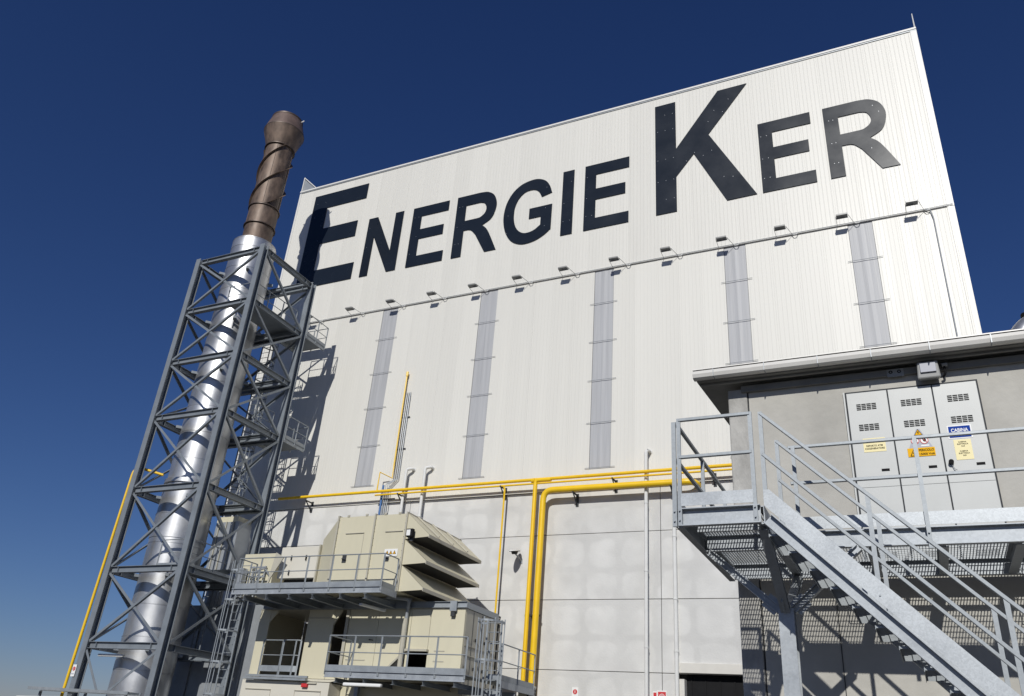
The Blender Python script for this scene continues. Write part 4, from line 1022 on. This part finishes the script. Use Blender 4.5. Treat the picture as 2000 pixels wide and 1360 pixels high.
# toe plates
MB().box(-2.23, -1.44, 8.758, 8.762, 2.69, 2.835).build('toe_board', 'galv_plate', wk)
MB().box(-1.08, 7, WY-.045, WY-.041, 2.685, 2.835).build('toe_board', 'galv_plate', wk)
MB().box(-2.312, -2.308, 8.8, BW-.1, 2.69, 2.835).build('toe_board', 'galv_plate', wk)
SQ = .042
def post(x, y, z0, z1, root=wk, w_=.045): 
    o = MB().bar((x, y, z0), (x, y, z1), w_, w_*.55).build('post', 'galv_small', root)
    MB().tube((x, y-.02, z0+.06), (x, y-.035, z0+.06), .010, 6).build('bolt', 'galv_small', o)
    MB().tube((x, y-.02, z0+.17), (x, y-.035, z0+.17), .010, 6).build('bolt', 'galv_small', o)
def rails(pts, root=wk, m='galv_small', nm=('top_rail',)):
    for a_, c_ in zip(pts[:-1], pts[1:]): MB().bar(a_, c_, SQ, SQ*.85).build(nm[0], m, root, bevel=.004)
lr = thing('landing_guard_rail', 'square tube guard rail round the stair landing at the left end', 'guard rail', (-1.9, 9.5, DZ))
post(-2.245, 8.775, 2.47, 3.75, lr); post(-2.31, 8.80, 2.47, 3.72, lr, .05); post(-1.425, 8.775, 2.47, 3.75, lr)
rails([(-2.245, 8.775, 3.73), (-1.425, 8.775, 3.73)], lr); rails([(-2.245, 8.775, 3.27), (-1.425, 8.775, 3.27)], lr, nm=('mid_rail',))
rails([(-2.30, 8.85, 3.73), (-2.30, 11.55, 3.73)], lr); rails([(-2.30, 8.85, 3.27), (-2.30, 11.55, 3.27)], lr, nm=('mid_rail',))
post(-2.30, 10.2, 2.5, 3.72, lr); post(-2.30, 11.55, 2.5, 3.74, lr)
gr = thing('gallery_guard_rail', 'long guard rail of the gallery crossing in front of the cabin doors', 'guard rail', (1, WY, DZ))
rails([(-1.18, WY-.03, 3.72), (7, WY-.03, 3.72)], gr); rails([(-1.18, WY-.03, 3.26), (7, WY-.03, 3.26)], gr, nm=('mid_rail',))
for x in (-1.12, .235, 1.6, 2.96, 4.3): post(x, WY-.06, 2.42, 3.72, gr)
# support post with splayed struts
sp = thing('support_post', 'thick steel support post under the landing with splayed struts at its head', 'post', (-1.33, 9.95, G))
PX, PY = -1.34, 9.95
MB().ibeam((PX, PY, G), (PX, PY, 1.78), .17, .19, .012, (0, 1, 0)).build('column', 'galv', sp)
MB().box(PX-.13, PX+.13, PY-.14, PY+.14, G, G+.02).build('base_plate', 'galv', sp)
J = (PX, PY, 1.70)
for q in ((-1.38, 8.95, 2.46), (-2.2, PY, 2.46), (-.50, PY, 2.46), (PX, 11.35, 2.46)):
    dirv = Vector(q)-Vector(J); dirv.normalize()
    upv = (0, 0, 1)
    o = MB(); o.bar(Vector(J)+dirv*.10, q, .10, .012, upv, 0, .035); o.bar(Vector(J)+dirv*.10, q, .10, .012, upv, 0, -.035); o.bar(Vector(J)+dirv*.10, q, .012, .06, upv)
    s_ = o.build('strut', 'galv', sp)
    mbx = MB(); pg = Vector(J)+dirv*.12
    mbx.bar(pg, pg+dirv*.18, .014, .17, upv); mbx.build('gusset', 'galv', sp)
# cable tray and U hangers below the gallery
ct = thing('cable_hangers', 'thin wire hangers hooked under the gallery grating', 'hanger', (0.6, 11.0, 2.3))
for x in (-1.62, -.75, 1.18):
    MB().path([(x, 11.35, 2.62), (x+.01, 11.35, 2.17), (x+.17, 11.35, 2.17), (x+.16, 11.35, 2.62)], .007, 6).build('hanger', 'galv_small', ct)

# ------------------------------------------------------------------ stair flight
sr = thing('stair', 'galvanised steel stair flight descending to the right from the landing', 'stair', (1.0, 9.3, G))
X0, ZS = -1.31, 2.80
def L_(x): return ZS-(x-X0)*1.0
XE = 2.9
for y, s_ in ((8.80, 1), (9.75, -1)):
    a_, c_ = Vector((X0, y, L_(X0))), Vector((XE, y, L_(XE)))
    dn = Vector((0, 0, -1))
    MB().prism([[(X0-.02, L_(X0)+.02), (X0+.04, L_(X0)+.02), (XE, L_(XE)+.06), (XE, L_(XE)-.175), (X0-.02, L_(X0)-.155)]], y-.045*s_, y-.040*s_).build('toe_plate', 'galv_plate', sr)
    b = MB(); b.channel(a_+dn*.285, c_+dn*.285, .07, .125, .010, side=-s_)
    b.build('stringer', 'galv', sr)
n = 22; rise = (DZ-G)/(n+1)
for k in range(n):
    x = X0+.0+k*rise; zt = DZ-(k+1)*rise-.125; td = .235
    b = MB(); yy = 8.85
    while yy < 9.72: b.box(x, x+td, yy-.0035, yy+.0035, zt-.022, zt); yy += .048
    for q in range(4): b.box(x+.01+q*.08, x+.017+q*.08, 8.85, 9.72, zt-.012, zt-.003)
    b.build('tread', 'galv_small', sr)
    b = MB(); b.box(x-.006, x, 8.84, 9.73, zt-.035, zt+.002); b.box(x+td, x+td+.006, 8.84, 9.73, zt-.05, zt+.002)
    b.build('tread_frame', 'galv_small', sr)
hr = thing('stair_handrail', 'nearer sloping handrail of the stair flight, on its open side', 'handrail', (.7, 8.77, 1), 'sloping stair handrails')
def stair_rail(root, y, xoff, zoff):
    x0 = X0+xoff
    z0t = L_(x0)+.92+zoff; z0m = L_(x0)+.43+zoff
    for z_, nm_ in ((z0t, 'top_rail'), (z0m, 'mid_rail')):
        MB().bar((x0, y, z_), (XE, y, z_-(XE-x0)*1.0), SQ, SQ*.85).build(nm_, 'galv_small', root, bevel=.004)
    MB().bar((x0, y, L_(x0)-.12), (x0, y, z0t+.015), .045, .026).build('post', 'galv_small', root)
    for x in ((-.305, .745, 1.8, 2.8) if xoff == 0 else (-.26, .70, 1.75, 2.75)):
        o = MB().bar((x, y, L_(x)-.15), (x, y, z0t-(x-x0)), .045, .026).build('post', 'galv_small', root)
        MB().tube((x, y-.014, L_(x)-.1), (x, y-.028, L_(x)-.1), .01, 6).build('bolt', 'galv_small', o)
stair_rail(hr, 8.775, 0, 0)
hr2 = thing('stair_handrail', 'farther sloping handrail of the stair flight, on the gallery side', 'handrail', (.7, 9.77, 1), 'sloping stair handrails')
stair_rail(hr2, 9.73, .03, .04)
